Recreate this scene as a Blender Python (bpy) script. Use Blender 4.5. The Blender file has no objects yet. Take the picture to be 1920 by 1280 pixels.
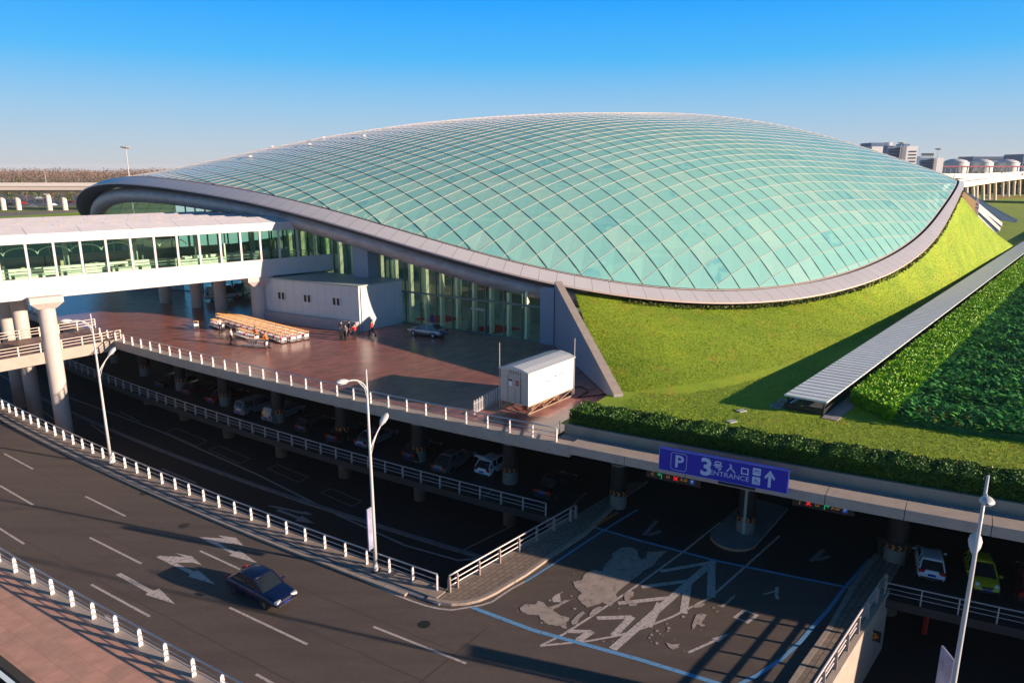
import bpy, bmesh, math, random
import numpy as np
from mathutils import Vector, Matrix
random.seed(7); rng = np.random.default_rng(7)
R = math.radians
scn = bpy.context.scene
C = scn.collection

# ------------------------------------------------------------------ camera
CAM_H, FPX, HOR = 25.0, 1337.0, 320.0
PITCH = math.atan((640 - HOR) / FPX)
cd = bpy.data.cameras.new('camera'); cam = bpy.data.objects.new('camera', cd); C.objects.link(cam)
cam.location = (0, 0, CAM_H); cam.rotation_euler = (math.pi / 2 - PITCH, 0, 0)
cd.sensor_width = 36; cd.lens = FPX / 1920 * 36; cd.clip_start = 0.5; cd.clip_end = 9000
scn.camera = cam

# ------------------------------------------------------------------ light
SUN_EL, SUN_AZ = 13.0, -18.5            # elevation; direction TOWARDS the sun in the ground plane, degrees from +X
w = bpy.data.worlds.new('World'); scn.world = w; w.use_nodes = True
nt = w.node_tree; nt.nodes.clear()
sky = nt.nodes.new('ShaderNodeTexSky'); sky.sky_type = 'NISHITA'; sky.sun_disc = False
sky.sun_elevation = R(SUN_EL); sky.sun_rotation = R(90 - SUN_AZ)
sky.altitude = 0; sky.air_density = 1.0; sky.dust_density = 0.35; sky.ozone_density = 2.6
tc = nt.nodes.new('ShaderNodeTexCoord'); sx = nt.nodes.new('ShaderNodeSeparateXYZ'); ml = nt.nodes.new('ShaderNodeMath'); ml.operation = 'ARCSINE'; dv_ = nt.nodes.new('ShaderNodeMath'); dv_.operation = 'DIVIDE'; dv_.inputs[1].default_value = math.pi / 2
cr = nt.nodes.new('ShaderNodeValToRGB'); el_ = cr.color_ramp.elements
SKY = [(0, (.53, .58, .64)), (1.5, (.46, .57, .68)), (4.5, (.28, .54, .80)), (8, (.06, .46, .92)), (12.3, (.0005, .345, .99)), (20, (.002, .11, .30)), (90, (.003, .025, .065))]
for i, (e_, c_) in enumerate(SKY):
    q_ = el_[i] if i < 2 else el_.new(e_ / 90); q_.position = e_ / 90; q_.color = (*c_, 1)
sc_ = nt.nodes.new('ShaderNodeMix'); sc_.data_type = 'RGBA'; sc_.blend_type = 'MULTIPLY'; sc_.inputs[0].default_value = 1; sc_.inputs[7].default_value = (4.6, 4.6, 4.6, 1); sc_.clamp_result = False
mxs = nt.nodes.new('ShaderNodeMix'); mxs.data_type = 'RGBA'; mxs.inputs[0].default_value = .04
bg = nt.nodes.new('ShaderNodeBackground'); bg.inputs[1].default_value = 0.12
ow = nt.nodes.new('ShaderNodeOutputWorld'); L_ = nt.links
L_.new(tc.outputs['Generated'], sx.inputs[0]); L_.new(sx.outputs['Z'], ml.inputs[0]); L_.new(ml.outputs[0], dv_.inputs[0]); L_.new(dv_.outputs[0], cr.inputs[0])
L_.new(cr.outputs[0], sc_.inputs[6]); L_.new(sc_.outputs[2], mxs.inputs[6]); L_.new(sky.outputs[0], mxs.inputs[7]); L_.new(mxs.outputs[2], bg.inputs[0]); L_.new(bg.outputs[0], ow.inputs[0])
sd = bpy.data.lights.new('sun', 'SUN'); sd.energy = 5.0; sd.angle = R(0.6); sd.color = (1.0, 0.79, 0.60)
sun = bpy.data.objects.new('sun', sd); C.objects.link(sun)
tos = Vector((math.cos(R(SUN_AZ)) * math.cos(R(SUN_EL)), math.sin(R(SUN_AZ)) * math.cos(R(SUN_EL)), math.sin(R(SUN_EL))))
sun.rotation_euler = tos.to_track_quat('Z', 'Y').to_euler(); sun.location = (60, -20, 60)
scn.view_settings.view_transform = 'Standard'; scn.view_settings.look = 'None'
scn.view_settings.exposure = 0.92; scn.view_settings.gamma = 1
try:
    scn.cycles.max_bounces = 8; scn.cycles.transparent_max_bounces = 12
except Exception: pass

# ------------------------------------------------------------------ coordinates
def ray(px, py):
    a = (px - 960) / FPX; b = (640 - py) / FPX; c, s = math.cos(PITCH), math.sin(PITCH)
    return (a, c + b * s, -s + b * c)
def at(px, py, z=0.0):                       # point of the horizontal plane z seen at a photograph pixel
    r = ray(px, py); t = (z - CAM_H) / r[2]; return Vector((r[0] * t, r[1] * t, z))
def atY(px, py, Y):
    r = ray(px, py); t = Y / r[1]; return Vector((r[0] * t, Y, CAM_H + r[2] * t))
A33 = R(-33); E1 = Vector((math.cos(A33), math.sin(A33), 0)); E2 = Vector((-E1.y, E1.x, 0))
def sw(s, w_, z=0.0): p = E1 * s + E2 * w_; return Vector((p.x, p.y, z))
def W_nr(s): return 31.735 + .09544 * s + .00105 * s * s       # kerbside railing of the main road
def W_kerb(s): return 30.48 + .1011 * s + .0011 * s * s
def W_deck(s): return 44.37 + .1235 * s + .00122 * s * s       # parking deck edge
def W_pl(s): return 43.40 + .1257 * s + .0012 * s * s          # plaza edge
def W_nl(s): return 18.80 + .0630 * s + .00052 * s * s         # near railing
def W_col(s): return 49.58 + .1832 * s + .00182 * s * s
ZP, ZL, ZG = 6.5, -3.75, 7.0

# ------------------------------------------------------------------ tagging
def tag(o, label=None, cat=None, group=None, kind=None):
    if label: o['label'] = label
    if cat: o['category'] = cat
    if group: o['group'] = group
    if kind: o['kind'] = kind
    return o
def empty(name, loc=(0, 0, 0), rz=0.0, label=None, cat=None, group=None):
    o = bpy.data.objects.new(name, None); C.objects.link(o); o.location = loc; o.rotation_euler = (0, 0, rz)
    o.empty_display_size = 0.3
    return tag(o, label, cat, group)
def kids(o): return [c for c in C.objects if c.parent == o]
def copy_tree(o, parent=None, loc=None, rz=None, label=None, group=None, cache={}):
    c = o.copy(); C.objects.link(c)
    if parent: c.parent = parent
    if loc is not None: c.location = loc
    if rz is not None: c.rotation_euler = (0, 0, rz)
    if label: c['label'] = label
    if group: c['group'] = group
    for ch in CH.get(o.name, []):
        copy_tree(ch, c)
    return c
CH = {}

class MB:
    def __init__(s): s.v = []; s.f = []; s.m = []; s.mi = 0; s.mats = []
    def mat(s, m):
        if m not in s.mats: s.mats.append(m)
        s.mi = s.mats.index(m); return s
    def face(s, pts):
        n = len(s.v); s.v += [tuple(p) for p in pts]; s.f.append(tuple(range(n, n + len(pts)))); s.m.append(s.mi)
    def raw(s, vs, fs):
        n = len(s.v); s.v += [tuple(p) for p in vs]
        for f in fs: s.f.append(tuple(i + n for i in f)); s.m.append(s.mi)
    def box(s, c, h, rz=0.0, ax=None):
        c = Vector(c)
        if ax is None: ax = (Vector((math.cos(rz), math.sin(rz), 0)), Vector((-math.sin(rz), math.cos(rz), 0)), Vector((0, 0, 1)))
        vs = [c + ax[0] * h[0] * a + ax[1] * h[1] * b + ax[2] * h[2] * d for a in (-1, 1) for b in (-1, 1) for d in (-1, 1)]
        s.raw(vs, [(0, 1, 3, 2), (4, 6, 7, 5), (0, 4, 5, 1), (2, 3, 7, 6), (0, 2, 6, 4), (1, 5, 7, 3)])
    def bar(s, a, b, w_, h_, up=Vector((0, 0, 1))):
        a, b = Vector(a), Vector(b); d = b - a; L = d.length
        if L < 1e-6: return
        d /= L; sd_ = d.cross(up)
        if sd_.length < 1e-4: sd_ = Vector((1, 0, 0))
        sd_.normalize(); u = sd_.cross(d)
        s.box((a + b) / 2, (L / 2, w_ / 2, h_ / 2), ax=(d, sd_, u))
    def prism(s, poly, z0, z1, bottom=True):
        n = len(poly); a = [(p[0], p[1], z0) for p in poly]; b = [(p[0], p[1], z1) for p in poly]
        area = sum(poly[i][0] * poly[(i + 1) % n][1] - poly[(i + 1) % n][0] * poly[i][1] for i in range(n))
        if area < 0: a.reverse(); b.reverse()
        k = len(s.v); s.v += a + b
        s.f.append(tuple(range(k + n, k + 2 * n))); s.m.append(s.mi)
        if bottom: s.f.append(tuple(reversed(range(k, k + n)))); s.m.append(s.mi)
        for i in range(n):
            j = (i + 1) % n; s.f.append((k + i, k + j, k + n + j, k + n + i)); s.m.append(s.mi)
    def extr(s, poly3, off):                 # polygon in space, thickened by the vector off
        off = Vector(off); a = [Vector(p) for p in poly3]; b = [p + off for p in a]; n = len(a); k = len(s.v)
        s.v += [tuple(p) for p in a + b]
        s.f.append(tuple(range(k + n, k + 2 * n))); s.f.append(tuple(reversed(range(k, k + n)))); s.m += [s.mi] * 2
        for i in range(n):
            j = (i + 1) % n; s.f.append((k + i, k + j, k + n + j, k + n + i)); s.m.append(s.mi)
    def tube(s, pts, r, n=8, cap=True):
        pts = [Vector(p) for p in pts]; rr = r if isinstance(r, (list, tuple)) else [r] * len(pts); k = len(s.v)
        for i, p in enumerate(pts):
            d = (pts[min(i + 1, len(pts) - 1)] - pts[max(i - 1, 0)]).normalized()
            u = Vector((0, 0, 1)) if abs(d.z) < .95 else Vector((0, 1, 0))
            a = d.cross(u).normalized(); b = a.cross(d)
            for j in range(n):
                t = 2 * math.pi * j / n; s.v.append(tuple(p + (a * math.cos(t) + b * math.sin(t)) * rr[i]))
        for i in range(len(pts) - 1):
            for j in range(n):
                q = (j + 1) % n; s.f.append((k + i * n + j, k + (i + 1) * n + j, k + (i + 1) * n + q, k + i * n + q)); s.m.append(s.mi)
        if cap:
            s.f.append(tuple(k + j for j in range(n))); s.f.append(tuple(k + (len(pts) - 1) * n + j for j in reversed(range(n)))); s.m += [s.mi] * 2
    def lathe(s, c, prof, n=24):             # prof: (radius, z)
        c = Vector(c); k = len(s.v)
        for r_, z in prof:
            for j in range(n):
                t = 2 * math.pi * j / n; s.v.append((c.x + r_ * math.cos(t), c.y + r_ * math.sin(t), c.z + z))
        for i in range(len(prof) - 1):
            for j in range(n):
                q = (j + 1) % n; s.f.append((k + i * n + j, k + i * n + q, k + (i + 1) * n + q, k + (i + 1) * n + j)); s.m.append(s.mi)
        s.f.append(tuple(k + j for j in reversed(range(n)))); s.f.append(tuple(k + (len(prof) - 1) * n + j for j in range(n))); s.m += [s.mi] * 2
    def grid(s, P):                          # P[i][j] points
        k = len(s.v); n = len(P[0])
        for row in P: s.v += [tuple(p) for p in row]
        for i in range(len(P) - 1):
            for j in range(n - 1):
                s.f.append((k + i * n + j, k + i * n + j + 1, k + (i + 1) * n + j + 1, k + (i + 1) * n + j)); s.m.append(s.mi)
    def build(s, name, m=None, parent=None, smooth=False, loc=None):
        me = bpy.data.meshes.new(name)
        v = s.v
        if loc is not None: v = [(a - loc[0], b - loc[1], c_ - loc[2]) for a, b, c_ in v]
        me.from_pydata(v, [], s.f); me.update()
        if s.mats:
            for q in s.mats: me.materials.append(q)
            me.polygons.foreach_set('material_index', s.m)
        elif m is not None: me.materials.append(m)
        if smooth: me.polygons.foreach_set('use_smooth', [True] * len(me.polygons))
        o = bpy.data.objects.new(name, me); C.objects.link(o)
        if loc is not None: o.location = loc
        if parent is not None: o.parent = parent; CH.setdefault(parent.name, []).append(o)
        return o
def adopt(o, parent):                        # world-built mesh under a placed Empty
    o.parent = parent; o.matrix_parent_inverse = Matrix.Identity(4); CH.setdefault(parent.name, []).append(o); return o
def smooth_by_angle(o, ang=35):
    me = o.data; me.polygons.foreach_set('use_smooth', [True] * len(me.polygons))
    try: me.set_sharp_from_angle(angle=R(ang))
    except Exception: pass

# ------------------------------------------------------------------ materials
MATS = {}
def mat(name, col, rough=.6, metal=0.0, var=0.0, scale=1.0, bump=0.0, bscale=20.0, col2=None, spec=None, emit=None, estr=1.0, detail=6, trans=None, stretch=None, coat=0):
    if name in MATS: return MATS[name]
    m = bpy.data.materials.new(name); m.use_nodes = True; n = m.node_tree.nodes; l = m.node_tree.links
    p = n['Principled BSDF']; p.inputs['Roughness'].default_value = rough; p.inputs['Metallic'].default_value = metal
    p.inputs['Base Color'].default_value = (*col, 1)
    if spec is not None: p.inputs['Specular IOR Level'].default_value = spec
    if coat: p.inputs['Coat Weight'].default_value = coat; p.inputs['Coat Roughness'].default_value = .05
    if emit: p.inputs['Emission Color'].default_value = (*emit, 1); p.inputs['Emission Strength'].default_value = estr
    g = n.new('ShaderNodeNewGeometry'); src = g.outputs['Position']
    if stretch:
        mp = n.new('ShaderNodeMapping'); mp.inputs['Rotation'].default_value = (0, 0, stretch[1]); mp.inputs['Scale'].default_value = stretch[0]
        l.new(src, mp.inputs[0]); src = mp.outputs[0]
    if var or col2:
        t = n.new('ShaderNodeTexNoise'); t.inputs['Scale'].default_value = scale; t.inputs['Detail'].default_value = detail; t.inputs['Roughness'].default_value = .6
        l.new(src, t.inputs['Vector'])
        r_ = n.new('ShaderNodeValToRGB'); r_.color_ramp.elements[0].position = .32; r_.color_ramp.elements[1].position = .68
        c2 = col2 or tuple(min(1, x * (1 + var)) for x in col); c1 = tuple(x * (1 - var) for x in col)
        r_.color_ramp.elements[0].color = (*c1, 1); r_.color_ramp.elements[1].color = (*c2, 1)
        l.new(t.outputs['Fac'], r_.inputs[0]); l.new(r_.outputs[0], p.inputs['Base Color'])
    if bump:
        t2 = n.new('ShaderNodeTexNoise'); t2.inputs['Scale'].default_value = bscale; t2.inputs['Detail'].default_value = 5
        b = n.new('ShaderNodeBump'); b.inputs['Strength'].default_value = bump; b.inputs['Distance'].default_value = .02
        l.new(src, t2.inputs['Vector']); l.new(t2.outputs['Fac'], b.inputs['Height']); l.new(b.outputs[0], p.inputs['Normal'])
    MATS[name] = m; return m
def add_to_base(m, fn):                      # fn(nodes, links, current colour socket) -> new socket
    n = m.node_tree.nodes; l = m.node_tree.links; p = n['Principled BSDF']; inp = p.inputs['Base Color']
    if inp.links: cur = inp.links[0].from_socket
    else:
        rgb = n.new('ShaderNodeRGB'); rgb.outputs[0].default_value = inp.default_value; cur = rgb.outputs[0]
    l.new(fn(n, l, cur), inp)
def paver(m, ang, bw, bh, mortar, mcol, c1, c2, mix=.8, offset=.5, sm=.1, bump=.25):
    def fn(n, l, cur):
        g = n.new('ShaderNodeNewGeometry'); mp = n.new('ShaderNodeMapping'); mp.inputs['Rotation'].default_value = (0, 0, -ang)
        b = n.new('ShaderNodeTexBrick'); b.offset = offset; b.inputs['Scale'].default_value = 1; b.inputs['Brick Width'].default_value = bw; b.inputs['Row Height'].default_value = bh
        b.inputs['Mortar Size'].default_value = mortar; b.inputs['Mortar Smooth'].default_value = sm; b.inputs['Bias'].default_value = 0
        b.inputs['Color1'].default_value = (*c1, 1); b.inputs['Color2'].default_value = (*c2, 1); b.inputs['Mortar'].default_value = (*mcol, 1)
        l.new(g.outputs['Position'], mp.inputs[0]); l.new(mp.outputs[0], b.inputs['Vector'])
        x = n.new('ShaderNodeMix'); x.data_type = 'RGBA'; x.blend_type = 'MULTIPLY'; x.inputs[0].default_value = mix
        l.new(cur, x.inputs[6]); l.new(b.outputs['Color'], x.inputs[7])
        if bump:
            bp = n.new('ShaderNodeBump'); bp.inputs['Strength'].default_value = bump; bp.inputs['Distance'].default_value = .01; bp.invert = True
            l.new(b.outputs['Fac'], bp.inputs['Height'])
            p = n['Principled BSDF']
            if p.inputs['Normal'].links: l.new(p.inputs['Normal'].links[0].from_socket, bp.inputs['Normal'])
            l.new(bp.outputs[0], p.inputs['Normal'])
        return x.outputs[2]
    add_to_base(m, fn); return m
def patches(m, scale, lo, hi, col, fac, detail=4, stretch=None):        # large stains / wear
    def fn(n, l, cur):
        g = n.new('ShaderNodeNewGeometry'); src = g.outputs['Position']
        if stretch:
            mp = n.new('ShaderNodeMapping'); mp.inputs['Rotation'].default_value = (0, 0, stretch[1]); mp.inputs['Scale'].default_value = stretch[0]; l.new(src, mp.inputs[0]); src = mp.outputs[0]
        t = n.new('ShaderNodeTexNoise'); t.inputs['Scale'].default_value = scale; t.inputs['Detail'].default_value = detail
        r_ = n.new('ShaderNodeMapRange'); r_.inputs['From Min'].default_value = lo; r_.inputs['From Max'].default_value = hi; r_.inputs['To Max'].default_value = fac
        x = n.new('ShaderNodeMix'); x.data_type = 'RGBA'
        l.new(src, t.inputs['Vector']); l.new(t.outputs['Fac'], r_.inputs['Value']); l.new(r_.outputs[0], x.inputs[0]); l.new(cur, x.inputs[6]); x.inputs[7].default_value = (*col, 1)
        return x.outputs[2]
    add_to_base(m, fn); return m

ASPH = mat('asphalt', (.108, .082, .068), .75, var=.10, scale=2.2, bump=.35, bscale=45)
patches(ASPH, .35, .45, .7, (.080, .060, .050), .85, stretch=((.35, 2.4, 1), R(33)))
patches(ASPH, .12, .5, .7, (.128, .094, .076), .6)
patches(ASPH, .9, .56, .64, (.088, .068, .058), .45, stretch=((.12, 1.3, 1), R(33)))
patches(ASPH, 3.5, .62, .68, (.16, .12, .10), .35)
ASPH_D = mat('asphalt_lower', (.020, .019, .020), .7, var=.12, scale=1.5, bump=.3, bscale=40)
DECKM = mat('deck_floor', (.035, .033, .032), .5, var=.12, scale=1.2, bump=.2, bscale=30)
CONC = mat('concrete', (.30, .25, .205), .8, var=.10, scale=1.6, bump=.25, bscale=14)
patches(CONC, .9, .5, .72, (.20, .16, .14), .55, stretch=((1, 1, .25), 0))
CONC_L = mat('pale_concrete', (.40, .33, .28), .75, var=.08, scale=1.2, bump=.2, bscale=16)
patches(CONC_L, 1.4, .55, .75, (.27, .22, .19), .4)
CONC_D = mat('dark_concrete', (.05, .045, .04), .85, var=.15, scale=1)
KERB = mat('kerb_stone', (.36, .29, .24), .75, var=.12, scale=3, bump=.2)
paver(KERB, A33, 1.0, 5.0, .012, (.25, .25, .25), (1, 1, 1), (.9, .9, .9))
PLAZA = mat('plaza_granite', (.40, .160, .125), .26, var=.06, scale=.8, bump=.04, bscale=3)
paver(PLAZA, R(40), 1.2, .6, .006, (.35, .35, .35), (1, 1, 1), (.62, .66, .70), .95, bump=.12)
patches(PLAZA, .25, .48, .7, (.28, .14, .12), .3)
WALK_P = mat('pink_paving', (.60, .32, .235), .65, var=.12, scale=1.2, bump=.15, bscale=25)
paver(WALK_P, R(-33), 1.15, 1.0, .008, (.5, .45, .42), (1, 1, 1), (.80, .86, .86), .9)
BRICKW = mat('grey_brick_paving', (.26, .20, .16), .75, var=.15, scale=3, bump=.2)
paver(BRICKW, R(49), .62, .34, .03, (.42, .40, .38), (1, 1, 1), (.8, .8, .8), .9)
PAINT_W = mat('road_paint', (.52, .45, .42), .6, var=.16, scale=6, bump=.2, bscale=40)
patches(PAINT_W, 5, .52, .68, (.13, .10, .09), .75, detail=8)
PAINT_B = mat('blue_road_paint', (.14, .33, .56), .55, var=.15, scale=4)
patches(PAINT_B, 4, .55, .68, (.09, .10, .12), .7, detail=8)
PAINT_D = mat('worn_paint', (.20, .20, .22), .6, var=.2, scale=4)
SPILL = mat('white_spill', (.38, .31, .27), .6, var=.14, scale=1.4)
patches(SPILL, 2.6, .56, .64, (.15, .12, .10), .55, detail=8)
WHITE = mat('white_panel', (.56, .53, .54), .45, var=.03, scale=.5)
WHITE_P = mat('white_paint', (.66, .62, .61), .4, var=.04, scale=2)
STEEL = mat('rail_steel', (.50, .50, .52), .32, .85)
POSTM = mat('post_white_paint', (.64, .60, .60), .45)
POSTG = mat('post_grey_paint', (.45, .42, .40), .5)
LAMPM = mat('lamp_white_paint', (.52, .51, .51), .35)
BLACK = mat('black', (.008, .008, .009), .5)
DARKM = mat('dark_metal', (.03, .034, .04), .45, .3)
RUBBER = mat('rubber', (.012, .012, .013), .8)
CHROME = mat('chrome', (.6, .6, .62), .18, 1)
GRAVEL = mat('gravel', (.20, .19, .19), .9, col2=(.42, .38, .36), scale=9, bump=1.0, bscale=12, detail=3)
GRASS = mat('grass', (.19, .29, .008), .85, col2=(.33, .43, .012), scale=.22, bump=.9, bscale=7)
patches(GRASS, 1.6, .45, .66, (.22, .36, .010), .6); patches(GRASS, .07, .5, .68, (.33, .38, .014), .6)
patches(GRASS, .5, .57, .74, (.42, .34, .03), .7)
patches(GRASS, 7, .5, .72, (.10, .18, .008), .6, detail=3)
FARG = mat('far_ground', (.16, .20, .03), .95, col2=(.26, .24, .07), scale=.004, detail=8)

# ------------------------------------------------------------------ ground, roads and decks (the setting)
def ssteps(a, b, n): return [a + (b - a) * i / n for i in range(n + 1)]
def strip(name, wa, wb, s0, s1, z, m, n=80, kind='structure', thick=0.0):
    b = MB(); S = ssteps(s0, s1, n)
    poly = [sw(s, wa(s)) for s in S] + [sw(s, wb(s)) for s in reversed(S)]
    if thick: b.prism([(p.x, p.y) for p in poly], z - thick, z)
    else: b.grid([[sw(s, wa(s), z), sw(s, wb(s), z)] for s in S])
    o = b.build(name, m); return tag(o, kind=kind) if kind else o

# far ground sheet behind the plaza, reaching the horizon
b = MB(); rows = []
for s in [-6000, -2500, -900, -400, -250] + ssteps(-190, 60, 50) + [120, 300, 900, 2500, 6000]:
    base = W_pl(max(-190, min(60, s))) + 9
    if s < -190: base = W_pl(-190) + 9 - (-190 - s) * .2
    if s > 60: base = W_pl(60) + 9
    rows.append([sw(s, base + k, 6.3 if k < 400 else 6.3) for k in (0, 40, 150, 500, 1500, 7500)])
b.grid(rows); tag(b.build('ground', FARG), kind='structure')

# main road at level 0 incl. the entrance driveway; the parking deck behind it
strip('main_road', lambda s: W_nl(s) - 60 if s > 10 else W_nl(s), W_kerb, -190, 70, 0.0, ASPH, 100)
CR0 = Vector((-3.9, 38.6)); CR1 = Vector((4.65, 48.1))        # railing of the left walkway
RR0 = Vector((22.7, 38.8)); RR1 = Vector((9.6, 23.7))         # railing of the right walkway
RR2 = Vector((14.8, 29.7))
drive = [sw(s, W_kerb(s) - .02) for s in ssteps(-27.0, -3, 20)]
poly = [(p.x, p.y) for p in drive] + [(RR2.x + .2, RR2.y), (RR0.x, RR0.y)]
poly += [(p.x, p.y) for p in [sw(s, W_deck(s)) for s in ssteps(-2.5, -24.3, 20)]] + [(CR1.x, CR1.y), (CR0.x, CR0.y)]
b = MB(); b.prism(poly, -.85, -.004); tag(b.build('driveway', ASPH), kind='structure')
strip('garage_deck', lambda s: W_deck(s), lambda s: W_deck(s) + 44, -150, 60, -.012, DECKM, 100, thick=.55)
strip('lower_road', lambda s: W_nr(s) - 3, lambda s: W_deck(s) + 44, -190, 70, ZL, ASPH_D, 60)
# walls down to the lower road
b = MB()
for a_, c_, fn in ((-190, -24.6, lambda s: W_nr(s) + .30), (-.8, 70, lambda s: W_nr(s) + .30)):
    S = ssteps(a_, c_, 60)
    poly = [sw(s, fn(s)) for s in S] + [sw(s, fn(s) - .35) for s in reversed(S)]
    b.prism([(p.x, p.y) for p in poly], ZL - .1, .02)
tag(b.build('retaining_wall', CONC), kind='structure')
b = MB()
S = ssteps(-150, 60, 80)
poly = [sw(s, W_deck(s) + 43) for s in S] + [sw(s, W_deck(s) + 43.8) for s in reversed(S)]
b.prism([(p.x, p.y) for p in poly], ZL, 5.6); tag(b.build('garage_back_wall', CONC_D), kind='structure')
# kerb and narrow footway beside the main road
strip('kerb', W_kerb, lambda s: W_kerb(s) + .30, -190, -26.3, .15, KERB, 90, thick=.15)
FOOT = mat('footway_concrete', (.30, .235, .195), .75, var=.12, scale=1.5, bump=.2)
CHAN = mat('channel_concrete', (.17, .18, .20), .8, var=.2, scale=2)
strip('drain_channel', lambda s: W_kerb(s) + .30, lambda s: W_kerb(s) + .62, -190, -24, .10, CHAN, 90, thick=.1)
strip('footway', lambda s: W_kerb(s) + .62, lambda s: W_nr(s) + .30, -190, -24.4, .20, FOOT, 90, thick=.2)
# near pavement, bottom left
strip('kerb_near', lambda s: W_nl(s) - .30, lambda s: W_nl(s) + .38, -190, 40, .16, CONC_L, 90, thick=.16)
strip('near_pavement', lambda s: 12.75, lambda s: W_nl(s) - .30, -190, 40, .13, WALK_P, 90, thick=.13)
strip('pavement_edge', lambda s: 12.35, lambda s: 12.75, -190, 40, .20, CONC_D, 10, thick=.3)
strip('drain_gap', lambda s: 11.55, lambda s: 12.35, -190, 40, -.6, BLACK, 10)
strip('near_ledge', lambda s: 4, lambda s: 11.55, -190, 40, .1, CONC_L, 10, thick=.5)
strip('near_ledge_trim', lambda s: 10.2, lambda s: 11.2, -190, 40, .108, WALK_P, 10)

def arc_pts(px, z, s=1.0, ox=0.0, oy=0.0): return [at(ox + x / s, oy + y / s, z) for x, y in px]
# left brick walkway with its rounded kerb
kc = arc_pts([(0, 1098), (110, 1128), (250, 1150), (400, 1140), (520, 1112), (600, 1080), (700, 1032), (800, 970), (1000, 850), (1190, 715), (1600, 440)], 0, 5.333, 800, 920)
kc += [at(1150, 955, 0)]
inner = [Vector((CR0.x, CR0.y, 0)), Vector((CR1.x, CR1.y, 0)), Vector((9.6, 54.0, 0))]
def offset_poly(P, d):
    out = []
    for i, p in enumerate(P):
        t = (P[min(i + 1, len(P) - 1)] - P[max(i - 1, 0)]).normalized(); out.append(p + Vector((-t.y, t.x, 0)) * d)
    return out
kin = offset_poly(kc, .28)
b = MB(); q = [(p.x, p.y) for p in kc] + [(p.x, p.y) for p in reversed(kin)]; b.prism(q, -.01, .16); tag(b.build('kerb_left_walkway', KERB), kind='structure')
nr_end = [sw(s, W_nr(s) + .28) for s in (-26.4, -25.2, -24.3)]
q = [(p.x, p.y) for p in kin] + [(11.2, 54.5), (9.6, 54.2), (CR1.x - .15, CR1.y + .12), (CR0.x - .1, CR0.y + .1)] + [(p.x, p.y) for p in reversed(nr_end[:2])]
b = MB(); b.prism(q, -.01, .145); tag(b.build('left_walkway', BRICKW), kind='structure')
# right brick walkway
rk = arc_pts([(1640, 1040), (1595, 1100), (1550, 1180), (1500, 1250), (1480, 1280)], 0) + [Vector((8.6, 24.2, 0))]
rki = offset_poly(rk, .26)
b = MB(); q = [(p.x, p.y) for p in rk] + [(p.x, p.y) for p in reversed(rki)]; b.prism(q, -.01, .16); tag(b.build('kerb_right_walkway', KERB), kind='structure')
q = [(p.x, p.y) for p in rki] + [(RR1.x, RR1.y), (RR0.x, RR0.y), (27.5, 44.2), (25.5, 45.2)]
b = MB(); b.prism(q, -.01, .145); tag(b.build('right_walkway', BRICKW), kind='structure')
# parapet walls of the driveway over the lower road
b = MB(); dv = (RR0 - RR1).normalized(); nv = Vector((dv.y, -dv.x))
q = [RR1, RR0, RR0 + nv * .32, RR1 + nv * .32]; b.prism([tuple(p) for p in q], ZL, .30)
tag(b.build('right_parapet_wall', CONC_L), kind='structure')
b = MB(); dv = (CR1 - CR0).normalized(); nv = Vector((-dv.y, dv.x))
q = [CR0, CR1, CR1 + nv * .3, CR0 + nv * .3]; b.prism([tuple(p) for p in q], ZL, .15); tag(b.build('left_parapet_wall', CONC), kind='structure')

# plaza slab (granite on top), its pale edge strip and fascia
def W_back(s): return 95 + .1 * s
b = MB(); S = ssteps(-150, -23.6, 70)
poly = [sw(s, W_pl(s) + .62) for s in S] + [Vector((8.6, 57.0, 0)), Vector((6.5, 74, 0)), Vector((12, 80, 0)), sw(-30, 110), sw(-150, 150)]
b.prism([(p.x, p.y) for p in poly], ZP - .7, ZP); tag(b.build('plaza', PLAZA), kind='structure')
b = MB(); S = ssteps(-150, -22.0, 90)
poly = [sw(s, W_pl(s) - .18) for s in S] + [sw(s, W_pl(s) + .62) for s in reversed(S)]
b.prism([(p.x, p.y) for p in poly], ZP - .62, ZP + .015)
b.prism([(p.x, p.y) for p in [sw(s, W_pl(s)) for s in S] + [sw(s, W_pl(s) + .5) for s in reversed(S)]], ZP - .95, ZP - .62)
tag(b.build('plaza_edge', CONC_L), kind='structure')
def W_cop(s): return W_pl(s) - .18 - .012 * (s + 22)
b = MB(); S = ssteps(-22.0, 60, 60)
for k in range(0, 60, 3):                    # coping in long pieces with open joints
    SS = S[k:k + 4]; SS[0] += .02; SS[-1] -= .02
    poly = [sw(s, W_cop(s)) for s in SS] + [sw(s, W_cop(s) + 1.35) for s in reversed(SS)]
    b.prism([(p.x, p.y) for p in poly], ZP - .62, ZP + .02)
tag(b.build('roof_edge_coping', CONC_L), kind='structure')
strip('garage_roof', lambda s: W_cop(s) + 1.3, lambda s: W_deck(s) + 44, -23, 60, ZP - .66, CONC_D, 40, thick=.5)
strip('gravel_channel', lambda s: W_cop(s) + 1.35, lambda s: W_cop(s) + 2.25, -23.5, 60, ZP - .12, GRAVEL, 60, thick=.4)
strip('planter_wall', lambda s: W_cop(s) + 2.25, lambda s: W_cop(s) + 2.50, -23.5, 60, ZG + .12, CONC, 60, thick=.8)

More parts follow.
